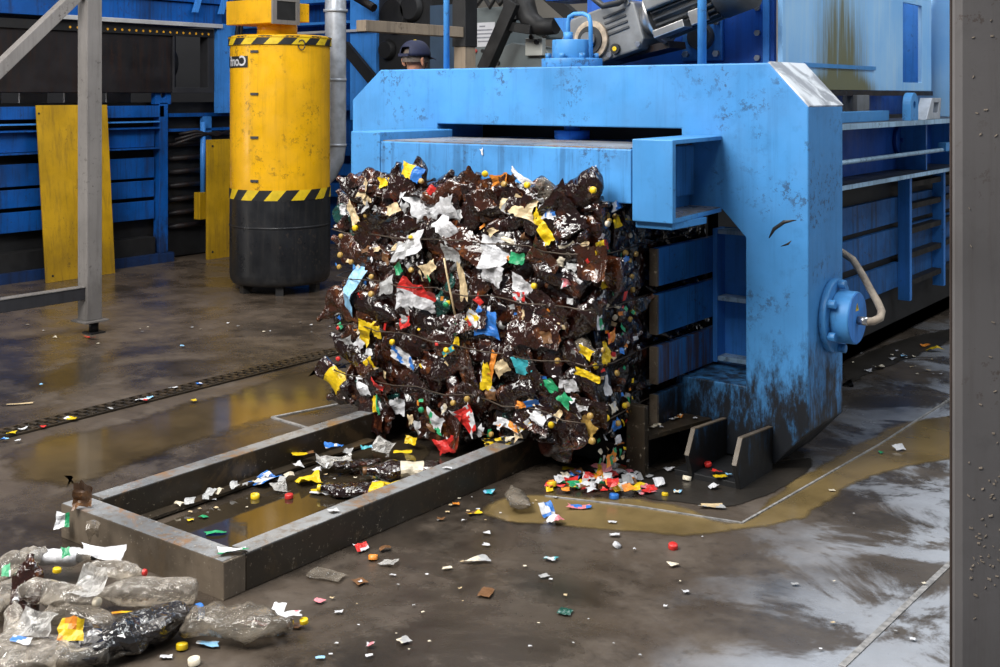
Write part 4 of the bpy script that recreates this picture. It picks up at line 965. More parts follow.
a = on_y(508, 14, 7.95); MB().box(a.x-.02, a.x+.12, 7.9, 8.0, 2.45, 2.65).bar(on_y(508, 26, 7.95), on_y(533, 30, 7.95), .08, .10, 0, (0, 1, 0)).build('clevis', 'dark_metal', MH, .006)
MB().bar(on_y(548, -5, 8.0), on_y(572, 16, 8.0), .10, .08, 0, (0, 1, 0)).build('dark_rail', 'dark_metal', MH)
pl = [on_y(a, b, 7.8) for a, b in ((554, 18), (574, 18), (574, 37), (566, 37))]
MB().prism([(p.x, p.z) for p in pl], 'y', 7.8, 7.86).build('blue_bracket', 'blue_mid', MH)
MB().box(on_y(529, 15, MHY).x, on_y(546, 15, MHY).x, MHY+.05, MHY+.3, 2.30, 2.42).build('motor_cap', 'cabinet', MH, .01)
# hanging dark machinery above
for i, (px, py) in enumerate(((478, 0), (490, 3), (500, 0))): MB().tube([on_y(px-8, -8, 8.4), on_y(px, py+4, 8.4), on_y(px+8, -8, 8.4)], .025, 8).build('cable_loop', 'rubber', MH)

# ================================================================== foreground column
cx = at_d(951.5, 300, 2.45)
CL = thing('steel_column', (cx.x+RT.x*.15, cx.y+RT.y*.15, 0), 'dark steel column standing close at the right edge', 'column')
cD = Vector((cx.x, cx.y, 0)).normalized(); cR = Vector((cD.y, -cD.x, 0))
def cb(u0, u1, w0, w1, name, mat, z1=2.9, bev=.006, z0=0.):
    c = Vector((cx.x, cx.y, 0)); return MB().obox(c+cR*(u0+u1)/2+cD*(w0+w1)/2+Vector((0, 0, (z0+z1)/2)), cR*(u1-u0)/2, cD*(w1-w0)/2, Vector((0, 0, (z1-z0)/2)), 0).build(name, mat, CL, bev)
cb(.0, .32, .0, .24, 'shaft', 'dark_steel', 2.9, .022)
cb(-.004, .010, .018, .22, 'flange', 'column_edge', 2.9, .003)
cb(-.03, .36, -.06, .28, 'base_plate', 'dark_steel', .02, .003)
mb = MB(); rr = random.Random(5)
for i in range(70):
    u, z = rr.uniform(.03, .11), rr.choice([rr.gauss(.95, .06), rr.gauss(.80, .05), rr.uniform(.7, 2)])
    c = Vector((cx.x, cx.y, z))+cR*u+cD*(-.0005)
    mb.obox(c, cR*rr.uniform(.001, .004)+Vector((0, 0, rr.uniform(-.002, .002))), cD*.001, Vector((0, 0, rr.uniform(.0008, .002))))
mb.build('dust_fluff', 'hose', CL)

# ================================================================== worker
wx, wy, wz = -5.395, 6.075, .42
WP = thing('person', (wx, wy, wz), 'worker in a dark blue cap seen from behind over the top of the press', 'person')
fw = (RT*.66+D*.75).normalized()      # facing away to the right
sdv = Vector((fw.y, -fw.x, 0))               # person's right hand side
def wp(f, s_, z): return Vector((wx, wy, wz))+fw*f+sdv*s_+Vector((0, 0, z))
def skin_obj(name, vs, es, rad, mat, parent, root=0, sub=2):
    me = bpy.data.meshes.new(name); me.from_pydata([v-ORG[parent.name] for v in vs], es, []); me.materials.append(M[mat])
    o = bpy.data.objects.new(name, me); COL.objects.link(o); o.parent = parent; ORG[o.name] = ORG[parent.name]
    o.modifiers.new('skin', 'SKIN'); sv = me.skin_vertices[0].data
    for i, r in enumerate(rad):
        sv[i].radius = r if isinstance(r, tuple) else (r, r)
        sv[i].use_root = (i == root)
    s_ = o.modifiers.new('sub', 'SUBSURF'); s_.levels = sub; s_.render_levels = sub
    return o
M['skin'] = plain('skin', (.42, .20, .13), .5, 0, .25, 14)
M['work_cloth'] = plain('dark work cloth', (.025, .032, .055), .8, 0, .3, 20)
M['cap_cloth'] = plain('navy cap cloth', (.007, .011, .042), .75, 0, .3, 40)
M['hair'] = plain('grey brown hair', (.10, .075, .06), .7, 0, .5, 60)
V_, E_, R_ = [], [], []
def pt(p, r, par=None):
    V_.append(p); R_.append(r)
    if par is not None: E_.append((par, len(V_)-1))
    return len(V_)-1
pel = pt(wp(0, 0, .93), (.15, .11)); ab = pt(wp(0, 0, 1.10), (.14, .10), pel); ch = pt(wp(.01, 0, 1.30), (.17, .115), ab); nk0 = pt(wp(0, 0, 1.45), (.08, .07), ch)
nk = pt(wp(.01, 0, 1.51), .055, nk0); jw = pt(wp(.02, 0, 1.58), (.062, .070), nk); hd = pt(wp(.015, 0, 1.655), (.076, .092), jw); tp_ = pt(wp(.005, 0, 1.715), (.062, .075), hd)
for s_ in (-1, 1):
    sh = pt(wp(0, s_*.19, 1.40), .06, ch); el = pt(wp(.06, s_*.25, 1.12), .043, sh); wr = pt(wp(.24, s_*.22, .98), .028, el); pm_ = pt(wp(.30, s_*.215, .965), (.040, .020), wr)
    for k in range(4):
        o_ = (k-1.5)*.019; l = (.072, .082, .078, .06)[k]
        f1 = pt(wp(.345, s_*(.215+o_), .96), .0088, pm_); pt(wp(.345+l*.8, s_*(.215+o_*1.1), .96-l*.55), .0078, f1)
    th = pt(wp(.31, s_*.175, .955), .011, pm_); pt(wp(.345, s_*.16, .94), .009, th)
    hp_ = pt(wp(0, s_*.095, .86), .085, pel); kn = pt(wp(.02, s_*.11, .48), .058, hp_); an = pt(wp(-.01, s_*.12, .09), .04, kn); pt(wp(.14, s_*.13, .04), .038, an)
skin_obj('body', V_, E_, R_, 'skin', WP)
def cloth(name, spec, es, mat):
    return skin_obj(name, [a for a, b in spec], es, [b for a, b in spec], mat, WP)
cloth('jacket', [(wp(0, 0, .95), (.175, .135)), (wp(0, 0, 1.12), (.165, .13)), (wp(.01, 0, 1.32), (.19, .14)), (wp(0, 0, 1.44), (.10, .09)), (wp(0, -.20, 1.40), .08), (wp(.06, -.255, 1.12), .062), (wp(.21, -.225, 1.0), .048), (wp(0, .20, 1.40), .08), (wp(.06, .255, 1.12), .062), (wp(.21, .225, 1.0), .048)],
      [(0, 1), (1, 2), (2, 3), (2, 4), (4, 5), (5, 6), (2, 7), (7, 8), (8, 9)], 'work_cloth')
cloth('trousers', [(wp(0, 0, .95), (.165, .125)), (wp(0, -.1, .84), .105), (wp(.02, -.115, .48), .078), (wp(-.01, -.125, .10), .065), (wp(0, .1, .84), .105), (wp(.02, .115, .48), .078), (wp(-.01, .125, .10), .065)],
      [(0, 1), (1, 2), (2, 3), (0, 4), (4, 5), (5, 6)], 'work_cloth')
for s_ in (-1, 1): MB().obox(wp(.05, s_*.125, .045), fw*.14, sdv*.048, Vector((0, 0, .043))).build('boot', 'rubber', WP, .03)
for s_ in (-1, 1):
    e = MB(); c = wp(.0, s_*.092, 1.615); prof_ = [(0, .033), (.018, .031), (.024, .012), (.016, -.016), (.004, -.034), (-.008, -.020), (-.010, .012)]
    e.add([c+fw*-a_+Vector((0, 0, b_))+sdv*s_*.004+sdv*s_*.012*(a_ > .01) for a_, b_ in prof_]+[c+fw*-a_*.7+Vector((0, 0, b_*.8))-sdv*s_*.012 for a_, b_ in prof_],
          [tuple(range(7)), tuple(reversed(range(7, 14)))]+[(i, (i+1) % 7, 7+(i+1) % 7, 7+i) for i in range(7)]); e.build('ear', 'skin', WP, .004)
fb = MB().lathe(wp(.118, 0, 1.60), [(.014, -.022), (.012, 0), (.006, .022), (.0005, .026)], 10); fb.build('nose', 'skin', WP)
for s_ in (-1, 1): MB().lathe(wp(.092, s_*.032, 1.635), [(.0005, -.012), (.010, -.006), (.012, 0), (.010, .006), (.0005, .012)], 10).build('eye', 'hazard_black', WP)
MB().obox(wp(.098, 0, 1.562), fw*.006, sdv*.022, Vector((0, 0, .004))).build('mouth', 's_red', WP, .003)
def dome(z0, r, rf, hh, nn=28, cut=None):
    mb = MB(); vs = []; m = 8
    for j in range(m+1):
        t = j/m*math.pi/2
        for i in range(nn):
            a_ = 2*math.pi*i/nn; rr_ = math.cos(t)**.75 if j < m else .001
            vs.append(wp(.012+math.cos(a_)*rf*rr_, math.sin(a_)*r*rr_, z0+hh*math.sin(t)))
    fs = []
    for j in range(m):
        for i in range(nn):
            a_ = 2*math.pi*(i+.5)/nn
            if cut and abs(a_-math.pi) < cut[0] and j < cut[1]: continue
            fs.append((j*nn+i, j*nn+(i+1) % nn, (j+1)*nn+(i+1) % nn, (j+1)*nn+i))
    mb.add(vs, fs, 0, True); return mb
dome(1.612, .086, .104, .125).build('hair', 'hair', WP)
CP = dome(1.655, .098, .117, .112, 28, (.5, 3)).build('cap', 'cap_cloth', WP)
so = CP.modifiers.new('solid', 'SOLIDIFY'); so.thickness = .004; so.offset = 1
br = MB(); k = 9; vs = []
for i in range(k):
    a_ = -1.0+2.0*i/(k-1); vs += [wp(.012+math.cos(a_)*.108, math.sin(a_)*.094, 1.66), wp(.012+math.cos(a_*.75)*.185, math.sin(a_*.85)*.098, 1.645-.012*abs(a_)), ]
br.add(vs, [(2*i, 2*i+1, 2*i+3, 2*i+2) for i in range(k-1)], 0, True)
bo = br.build('cap_brim', 'cap_cloth', CP); so = bo.modifiers.new('solid', 'SOLIDIFY'); so.thickness = .004
MB().bar(wp(-.104, -.05, 1.662), wp(-.104, .05, 1.662), .006, .02, 0).build('cap_strap', 'cap_cloth', CP)
MB().lathe(wp(.012, 0, 1.765), [(.014, 0), (.013, .006), (.0005, .009)], 12).build('cap_button', 's_yellow', CP)
# ================================================================== loose bottles at the lower left
def loose(px, py, ang, zc, label, mat='clear_pet', L=1., crush=.7, cap=None, roll=0., tilt=0., amp=.010, fat=1., bend=0., lab=None, seed=None, cat='bottle', neckring=None, name='plastic_bottle', grp=None):
    """ang: direction of the neck in the photo's floor plane, degrees from photo right, + away from the camera"""
    p = on_z(px, py, zc); a = math.radians(ang)
    ex = RT*math.cos(a)+D*math.sin(a)+Vector((0, 0, tilt)); m = rot_from(ex, Vector((0, 0, 1))+RT*roll)
    vs, fs, mi = bottle_geo(seed or int(px*7+py), crush, amp, L, fat, bend, 18, lab[:2] if lab else None)
    o = place(name, mesh_of(name, vs, fs, [mat]+(['s_'+lab[2]] if lab else []), mi, mat.startswith('clear')), p, m)
    tag(o, label, cat, grp); ORG[o.name] = p
    if cap:
        c = place('bottle_cap' if cap != 'ring' else 'neck_ring', cap_mesh('white' if cap == 'ring' else cap), (0, 0, 0), None)
        c.parent = o; c.matrix_local = Matrix.Translation((.157*L, bend*.7, bend)) @ rot_from((0, 1, 0), (1, 0, 0)).to_4x4() @ Matrix.Scale(1.12*L, 4)
    return o
loose(145, 592, 183, .062, 'clear dusty bottle with a rounded end lying against the skid frame corner', crush=.93, amp=.003, L=1.12, fat=.95)
loose(118, 570, -12, .12, 'clear bottle with a red neck ring, uppermost beside the frame end', cap='red', crush=.75, L=.66, fat=1.1)
loose(62, 595, -22, .115, 'clear crumpled bottle with a white ring on its open neck', cap='cream', crush=.75, L=.95, fat=1.05)
loose(86, 618, -18, .075, 'smoky clear bottle with a bright blue cap', 'clear_dark', cap='lightblue', crush=.7, L=.95, fat=1.0)
loose(134, 630, 38, .06, 'crushed blackish bottle with a blue cap near the frame corner', 'black_pet', cap='blue', crush=.62, L=1.42, fat=1.12, amp=.017)
loose(240, 622, -8, .055, 'large flattened clear bottle with brown mud inside, right of the black one', 'clear_dark', crush=.55, L=1.15, fat=1.35, amp=.018)
loose(26, 588, 100, .11, 'dark brown crushed bottle standing up out of the heap', 'amber_pet', crush=.5, L=.72, tilt=1.2, amp=.016, fat=1.25)
loose(14, 625, 110, .07, 'clear bottle with a white cap pointing up at the left edge', cap='white', crush=.7, L=.62, tilt=.5)
loose(40, 657, 3, .05, 'big crumpled clear bottle along the bottom left edge', crush=.6, L=1.35, fat=1.25, amp=.015)
loose(12, 565, 40, .09, 'crumpled clear bottle at the back left of the heap', crush=.75, L=.8, fat=1.35, tilt=.2, amp=.016)
loose(4, 594, 80, .06, 'clear bottle end at the left edge under the others', crush=.7, L=.9, fat=1.2, amp=.012)
loose(58, 556, 0, .09, 'bottle wrapped in a white label with a green patch', 'clear_pet', crush=.65, L=.85, lab=(.05, .24, 'white'), cap='black')
loose(100, 655, 15, .03, 'flattened smoky bottle below the black one', 'clear_dark', crush=.4, L=.8, amp=.014)
# inside the skid frame
loose(352, 489, 175, .035, 'flattened brown bottle with a yellow collar inside the skid frame', 'brown_pet', crush=.5, L=.95, fat=1.0, amp=.012, lab=(.0, .06, 'yellow'), cap='yellow')
loose(402, 470, 186, .05, 'brown bottle with a cream label lying at the foot of the bale', 'brown_pet', crush=.65, L=1.1, fat=1.1, amp=.008, lab=(.06, .16, 'cream'), cap='brown')
loose(358, 463, 20, .05, 'dark crushed bottle behind the cream labelled one', 'brown_pet', crush=.4, L=.7)
loose(517, 497, 100, .035, 'brown bottle neck end sticking out beneath the skid frame', 'clear_dark', crush=.5, L=.8)

def scrap(px, py, w, h, cols, label, cat='scrap', name='plastic_scrap', z=None, ang=None, amp=.25, grp=None, base=0., up=0., split='s', nx=7, ny=5, rag=.3, mats=None):
    """w,h in photo pixels at that spot"""
    p = on_z(px, py, base if z is None else z); sc = p.dot(D)/F
    a = R.uniform(-.7, .7) if ang is None else math.radians(ang)
    ex = RT*math.cos(a)+D*math.sin(a); ez = Vector((0, 0, 1))-D*up
    vs, fs, mi = sheet_geo(int(px*13+py*7), w*sc, h*sc*1.6, amp, nx, ny, rag, split if len(cols) > 1 else None)
    zmin = min((rot_from(ex, ez) @ Vector(v)).z for v in vs)
    p.z = base+.008-zmin if z is None else z
    o = place(name, mesh_of(name, vs, fs, mats or ['s_'+c for c in cols], mi), p, rot_from(ex, ez)); tag(o, label, cat, grp); ORG[o.name] = p
    return o
def lcap(px, py, c, label, base=0., sc=1.15, tilt=.2, grp=None):
    sc *= .8; p = on_z(px, py, base+.010*sc)
    o = place('screw_cap', cap_mesh(c, R.random() < .4), p, rot_from((1, R.gauss(0, 1), R.gauss(0, tilt)), (R.gauss(0, tilt), R.gauss(0, tilt), 1)), None, sc); ORG[o.name] = p
    return tag(o, label, 'bottle cap', grp)
# heap extras
scrap(100, 551, 54, 11, ['white'], 'crumpled white plastic bag on top of the bottle heap', 'plastic bag', 'plastic_bag', z=.15, ang=-14, amp=.45, up=.5)
scrap(92, 582, 36, 22, ['white'], 'clear crinkled film draped over the middle of the heap', 'film', 'clear_film', z=.165, up=.9, mats=['film'], amp=.4)
scrap(93, 528, 18, 18, ['brown'], 'brown muddy film hanging over the skid frame corner', 'film', 'torn_film', z=.14, up=1.6, ang=20, amp=.9, rag=.6, mats=['clear_dark'])
scrap(84, 503, 26, 20, ['beige'], 'tan rag peaked on the left corner of the skid frame', 'rag', 'rag', z=.165, up=2.2, ang=10, amp=1.0, rag=.75, nx=10, ny=8, mats=['s_brown'])
scrap(62, 519, 16, 13, ['white', 'green'], 'white and green wrapper on the far left corner of the frame', 'wrapper', 'wrapper', z=.10, up=2.2, split='v', amp=.4)
scrap(233, 554, 32, 9, ['white', 'green'], 'pale green wrapper stuck on the near corner of the skid frame', 'wrapper', 'wrapper', base=SZ, ang=15, amp=.45)
scrap(72, 630, 24, 17, ['yellow', 'orange'], 'yellow and orange printed label across the heap', 'label', 'torn_label', z=.115, up=1.3, ang=5, amp=.35)
scrap(36, 622, 42, 20, ['white'], 'whitish crumpled film over the left of the heap', 'film', 'clear_film', z=.125, up=.9, mats=['film'], amp=.5)
scrap(22, 640, 34, 5, ['blue', 'white'], 'blue and white label strip on the left of the heap', 'label', 'torn_label', z=.10, ang=-20, up=.5)
scrap(66, 552, 10, 7, ['green'], 'green label patch on the white wrapped bottle', 'label', 'torn_label', z=.145, up=1.2)
scrap(6, 570, 10, 9, ['green', 'white'], 'small green label piece at the far left', 'label', 'torn_label', z=.15, up=1)
lcap(57, 570, 'yellow', 'flat yellow cap in the middle of the bottle heap', .13)
scrap(128, 612, 40, 4, ['orange', 'yellow'], 'orange strip between the clear and the black bottle', 'strip', z=.03, ang=8)
lcap(182, 646, 'yellow', 'yellow bottle cap on the floor beside the black crushed bottle', sc=1.5)
scrap(192, 637, 22, 5, ['red', 'white'], 'pink and white wrapper strip right of the black bottle', 'wrapper', 'wrapper', ang=25)
scrap(208, 647, 24, 6, ['white', 'lightblue'], 'pale torn wrapper right of the yellow cap', 'wrapper', 'wrapper', ang=-8)
lcap(194, 661, 'cream', 'white ring shaped cap at the bottom edge', sc=1.5)
scrap(166, 659, 14, 5, ['white'], 'white fleck at the bottom edge left of the ring cap')
scrap(281, 635, 12, 8, ['white', 'lightblue'], 'small white packet beside the flattened clear bottle', 'packet', 'packet', amp=.4)
scrap(293, 614, 24, 8, ['white', 'pink'], 'white and red wrapper at the neck of the flattened bottle', 'wrapper', 'wrapper', z=.05, ang=15)
lcap(304, 621, 'yellow', 'yellow cap beside the white and red wrapper', .02)
scrap(278, 610, 14, 10, ['white'], 'white crumpled neck end of a bottle', z=.055, up=.8)
scrap(290, 627, 36, 8, ['brown'], 'brown wet card piece under the flattened bottle', 'card', 'card_piece', ang=-12, mats=['s_brown'])
scrap(255, 628, 26, 5, ['red', 'white', ], 'red and dark litter strip in front of the flattened bottle', ang=-5)
# in the frame
scrap(310, 484, 26, 12, ['yellow'], 'bright yellow film in the skid frame', 'film', 'torn_film', ang=30, amp=.5)
scrap(322, 494, 26, 9, ['white', 'yellow'], 'white and yellow label in the skid frame', 'label', 'torn_label', ang=-15, split='h')
scrap(392, 486, 34, 6, ['yellow'], 'yellow label by the near beam inside the frame', 'label', 'torn_label', ang=15, base=.02)
lcap(289, 496, 'red', 'red cap standing in the water inside the frame', sc=1.5)
lcap(255, 496, 'yellow', 'yellow cap under the white and blue paper inside the frame', sc=1.5)
scrap(264, 484, 26, 18, ['white', 'blue'], 'crumpled white and blue paper standing inside the frame', 'paper', 'crumpled_paper', up=.6, amp=.6)
scrap(279, 492, 16, 12, ['white'], 'clear film piece left of the red cap', 'film', 'clear_film', mats=['film'], up=.4)
scrap(333, 467, 40, 16, ['white'], 'clear crumpled film at the back of the frame', 'film', 'clear_film', mats=['film'], amp=.6, base=.02)
scrap(334, 449, 20, 8, ['blue', 'white'], 'purple and white wrapper on the far beam', 'wrapper', 'wrapper', base=.06)
scrap(304, 456, 24, 7, ['yellow', 'brown'], 'yellow brown wrapper beside the far beam', 'wrapper', 'wrapper', base=.05)
scrap(367, 450, 18, 9, ['teal', 'lightblue'], 'teal wrapper near the bale foot', 'wrapper', 'wrapper', base=.05, amp=.5)
scrap(402, 454, 22, 8, ['yellow'], 'yellow piece under the bale front', base=.06)
scrap(383, 455, 24, 14, ['white'], 'grey crumpled film under the bale front', 'film', 'clear_film', mats=['film'], base=.04, amp=.6, up=.6)
scrap(215, 535, 24, 5, ['green'], 'green film strip in the water inside the frame', 'film', 'torn_film', ang=8)
scrap(203, 519, 12, 5, ['green'], 'small dark green scrap in the water inside the frame')
scrap(190, 522, 7, 4, ['yellow'], 'tiny yellow scrap beside the green one in the frame')
scrap(175, 505, 18, 6, ['white', 'grey'], 'grey white paper along the far beam', 'paper', 'crumpled_paper')
scrap(157, 511, 9, 5, ['blue'], 'small blue scrap by the left end of the far beam')
scrap(221, 484, 14, 8, ['grey', 'white'], 'grey crumpled paper by the far beam', 'paper', 'crumpled_paper', up=.5)
scrap(204, 489, 14, 8, ['grey'], 'darker grey paper left of the crumpled one', 'paper', 'crumpled_paper', up=.4)
scrap(334, 513, 11, 6, ['white'], 'white paper bit on the near beam', 'paper', 'paper_bit', base=SZ)
scrap(448, 470, 12, 4, ['white'], 'white fleck on the near beam close to the bale', base=SZ)
for i in range(16):
    t = i/15; px = 178+t*170+R.uniform(-5, 5); py = 505-t*47+R.uniform(-3, 6); c = R.choice(['white', 'grey', 'cream', 'grey', 'white'])
    scrap(px, py, R.uniform(6, 13), R.uniform(4, 7), [c], 'small %s paper scrap caught along the inner side of the far beam' % c, 'scrap', 'paper_scrap', base=.02, amp=.5, up=.4, nx=5, ny=4, grp='%s paper scraps along the far beam' % c)
# open floor
scrap(547, 518, 16, 11, ['white', 'blue'], 'white tissue standing in the puddle before the bale', 'tissue', 'tissue', up=1., amp=.5)
scrap(555, 524, 16, 9, ['pink', 'white'], 'pink wrapper beside the white tissue in the puddle', 'wrapper', 'wrapper', amp=.5)
scrap(578, 509, 26, 7, ['pink', 'blue'], 'pink and blue wrapper at the puddle edge near the litter heap', 'wrapper', 'wrapper')
scrap(489, 494, 12, 7, ['lightblue', 'teal'], 'light blue wrapper beside the near beam', 'wrapper', 'wrapper')
scrap(474, 515, 18, 5, ['brown', 'yellow'], 'brown and yellow scrap by the near beam', ang=20)
scrap(456, 506, 8, 5, ['orange'], 'orange brown scrap under the near beam')
scrap(440, 521, 10, 4, ['brown'], 'brown fleck on the floor left of the brown and yellow scrap')
for px, py in ((486, 535), (486, 547)): scrap(px, py, 9, 4, ['white'], 'white chip on the floor in front of the near beam, %s of two' % ('upper' if py < 540 else 'lower'))
scrap(476, 564, 30, 8, ['cream', 'grey'], 'wet beige paper pulp on the floor', 'paper', 'paper_pulp', amp=.2, rag=.6)
scrap(447, 570, 12, 4, ['cream'], 'beige crumb left of the wet paper pulp')
scrap(551, 561, 14, 6, ['teal', 'white'], 'small teal wrapper on the open floor', 'wrapper', 'wrapper')
scrap(544, 578, 12, 5, ['grey'], 'grey white scrap behind the green smear', ang=20)
scrap(564, 614, 18, 9, ['green'], 'flat green patch on the wet floor in the foreground', 'film', 'torn_film', amp=.06, mats=['green_pet'])  # green blob of the wet floor, laid flat as a thin sheet
scrap(486, 595, 16, 14, ['yellow'], 'dull yellow patch flat on the wet floor', 'film', 'torn_film', amp=.05, mats=['s_brown'])  # dull yellow blob, laid flat the same way
scrap(612, 524, 10, 3, ['white'], 'white curl on the puddle edge')
scrap(615, 537, 12, 4, ['white'], 'second white curl below the first by the puddle')
lcap(617, 545, 'white', 'white cap below the white curls', sc=1.3)
lcap(673, 546, 'red', 'red orange cap alone on the floor right of centre', sc=1.5)
scrap(674, 567, 12, 5, ['cream'], 'cream chip below the red cap', ang=20)
scrap(685, 594, 8, 4, ['white'], 'white chip lower right of the cream chip')
scrap(711, 508, 32, 8, ['beige', 'grey'], 'pale muddy sheet lying in the puddle in front of the press foot', 'sheet', 'muddy_sheet', amp=.15)
scrap(360, 551, 18, 8, ['white', 'red'], 'red and white bottle top wrapper under the near beam', 'wrapper', 'wrapper', amp=.5)
lcap(373, 557, 'orange', 'orange cap beside the red and white wrapper', sc=1.4)
scrap(386, 551, 14, 6, ['brown'], 'brown scrap right of the orange cap')
scrap(388, 565, 18, 9, ['white'], 'clear cup lid on the floor right of the orange cap', 'film', 'clear_film', mats=['film'])
scrap(361, 583, 14, 10, ['yellow'], 'yellow green film under water beside the brown sheet', 'film', 'torn_film', amp=.05, mats=['s_brown'])
scrap(324, 577, 44, 14, ['brown'], 'dark translucent sheet on the floor beside the near beam', 'sheet', 'wet_sheet', amp=.15, mats=['clear_dark'])
scrap(319, 603, 12, 5, ['pink'], 'pink chip on the floor right of the flattened bottle')
scrap(339, 614, 9, 4, ['white'], 'white chip right of the pink chip')
scrap(370, 648, 9, 6, ['white', 'pink'], 'pink and white knot near the bottom edge', amp=.5)
scrap(369, 658, 9, 4, ['white'], 'white chip under the pink and white knot')
scrap(393, 577, 6, 3, ['white'], 'small white chip under the clear lid')
scrap(404, 642, 16, 9, ['cream', 'grey'], 'beige smear of paper at the bottom centre', 'paper', 'paper_pulp', amp=.05)
scrap(320, 660, 9, 4, ['lightblue'], 'pale blue chip at the bottom edge')
scrap(881, 454, 5, 4, ['green'], 'green chip in the muddy puddle on the right')
scrap(899, 451, 12, 6, ['white'], 'white paper in the muddy puddle on the right', 'paper', 'paper_bit', up=.5)
scrap(832, 492, 9, 3, ['cream'], 'cream chip in the muddy puddle', ang=5)
scrap(912, 641, 6, 4, ['white'], 'white chip at the lower right near the column')
scrap(795, 586, 8, 3, ['grey'], 'grey chip on the pale wet floor')
# press foot litter
scrap(670, 471, 14, 8, ['white'], 'white twist of paper by the left gusset', 'paper', 'crumpled_paper', amp=.5)
lcap(687, 478, 'cream', 'cream cap with mud in front of the left gusset', sc=1.6)
lcap(708, 464, 'red', 'red cap on the foot plate between the gussets', .036, 1.4)
scrap(716, 473, 12, 6, ['red', 'brown'], 'dark red scrap on the foot plate', base=.036)
scrap(721, 478, 16, 5, ['yellow'], 'yellow scrap on the front of the foot plate', base=.036)
scrap(713, 490, 9, 6, ['white'], 'white lump on the mud in front of the foot plate', amp=.5)
scrap(729, 476, 7, 4, ['lightblue', 'white'], 'pale blue chip beside the right gusset', base=.036)
lcap(614, 496, 'blue', 'blue cap at the front of the litter heap', sc=1.7)
scrap(646, 494, 22, 7, ['pink', 'white'], 'pink and white wrapper at the right end of the litter heap', 'wrapper', 'wrapper')
lcap(665, 494, 'yellow', 'yellow cap right of the pink and white wrapper')
scrap(677, 494, 9, 7, ['cream', 'lightblue'], 'cream crumpled lump right of the litter heap', amp=.5)
scrap(752, 479, 9, 3, ['white'], 'white chip right of the right gusset')
lcap(552, 484, 'yellow', 'yellow cap at the left end of the litter heap', sc=1.8)
# litter heap under the near corner of the bale
names = {'white': 'white', 'red': 'red', 'yellow': 'yellow', 'green': 'green', 'blue': 'blue', 'cream': 'cream', 'pink': 'pink', 'orange': 'orange', 'brown': 'brown', 'grey': 'grey'}
for i in range(95):
    px = R.gauss(606, 28); py = min(497, R.uniform(468, 492)+abs(px-606)*.05)
    if not 540 < px < 660: continue
    c = R.choice(['white', 'white', 'white', 'red', 'yellow', 'yellow', 'green', 'blue', 'cream', 'pink', 'orange', 'brown', 'grey'])
    hh = max(0, (1-abs(px-606)/50))*.05*R.random()
    scrap(px, py, R.uniform(7, 17), R.uniform(4, 7), [c], 'small %s scrap in the litter heap under the near corner of the bale' % c, 'scrap', base=hh, amp=.4, grp='%s scraps in the litter heap' % c, up=R.uniform(0, .7), nx=5, ny=4)
# on the ledge of the channel foot
for i in range(16):
    t = R.random(); p = Vector((-2.79+R.uniform(0, .07+.08*t), 4.72+t*.4, .1955)); c = R.choice(['white', 'white', 'cream', 'grey', 'orange'])
    vs, fs, mi = sheet_geo(4000+i, R.uniform(.02, .05), R.uniform(.015, .03), .4, 5, 4)
    o = place('plastic_scrap', mesh_of('plastic_scrap', vs, fs, ['s_'+c]), p+Vector((0, 0, .012)), rot_from((R.gauss(0, 1), R.gauss(0, 1), 0), (0, 0, 1)))
    tag(o, 'small %s scrap on the dark ledge left of the gussets' % c, 'scrap', '%s scraps on the press ledge' % c)
# drain litter
for px, py, w, h, cols, lb in ((4, 441, 9, 4, ['lightblue', 'blue'], 'light blue scrap beside the drain at the left edge'), (12, 435, 12, 6, ['yellow'], 'yellow lump on the drain at the left edge'), (23, 431, 10, 4, ['white'], 'white paper strip on the drain right of the yellow lump'),
                       (43, 428, 8, 3, ['red'], 'red scrap on the drain'), (70, 420, 15, 5, ['white', 'yellow'], 'white and yellow wrapper on the drain'), (141, 402, 18, 6, ['white', 'red'], 'white and red wrapper on the middle of the drain'),
                       (150, 399, 7, 5, ['lightblue'], 'pale blue scrap on the middle of the drain'), (173, 389, 10, 3, ['white'], 'white paper piece on the right part of the drain'), (199, 385, 8, 4, ['blue', 'white'], 'blue and white scrap on the right part of the drain'),
                       (193, 402, 6, 4, ['yellow'], 'yellow scrap on the floor below the drain'), (41, 386, 4, 3, ['lightblue'], 'tiny pale blue fleck on the floor beyond the drain'), (18, 442, 6, 4, ['white'], 'white scrap below the drain at the left edge'),
                       (182, 347, 5, 3, ['lightblue'], 'tiny blue white fleck on the far floor'), (110, 410, 8, 3, ['grey'], 'grey scrap on the drain left of the middle')):
    scrap(px, py, w, h, cols, lb, 'scrap', nx=5, ny=4, amp=.35, base=.008)
scrap(90, 339, 30, 4, ['brown', 'red'], 'rusty crumbs round the trestle foot', 'debris', 'rust_crumbs', rag=.6)
scrap(20, 405, 26, 3, ['beige'], 'pale wooden splinter on the floor beyond the drain', 'splinter', 'wood_splinter', ang=16, amp=.05, rag=.05)
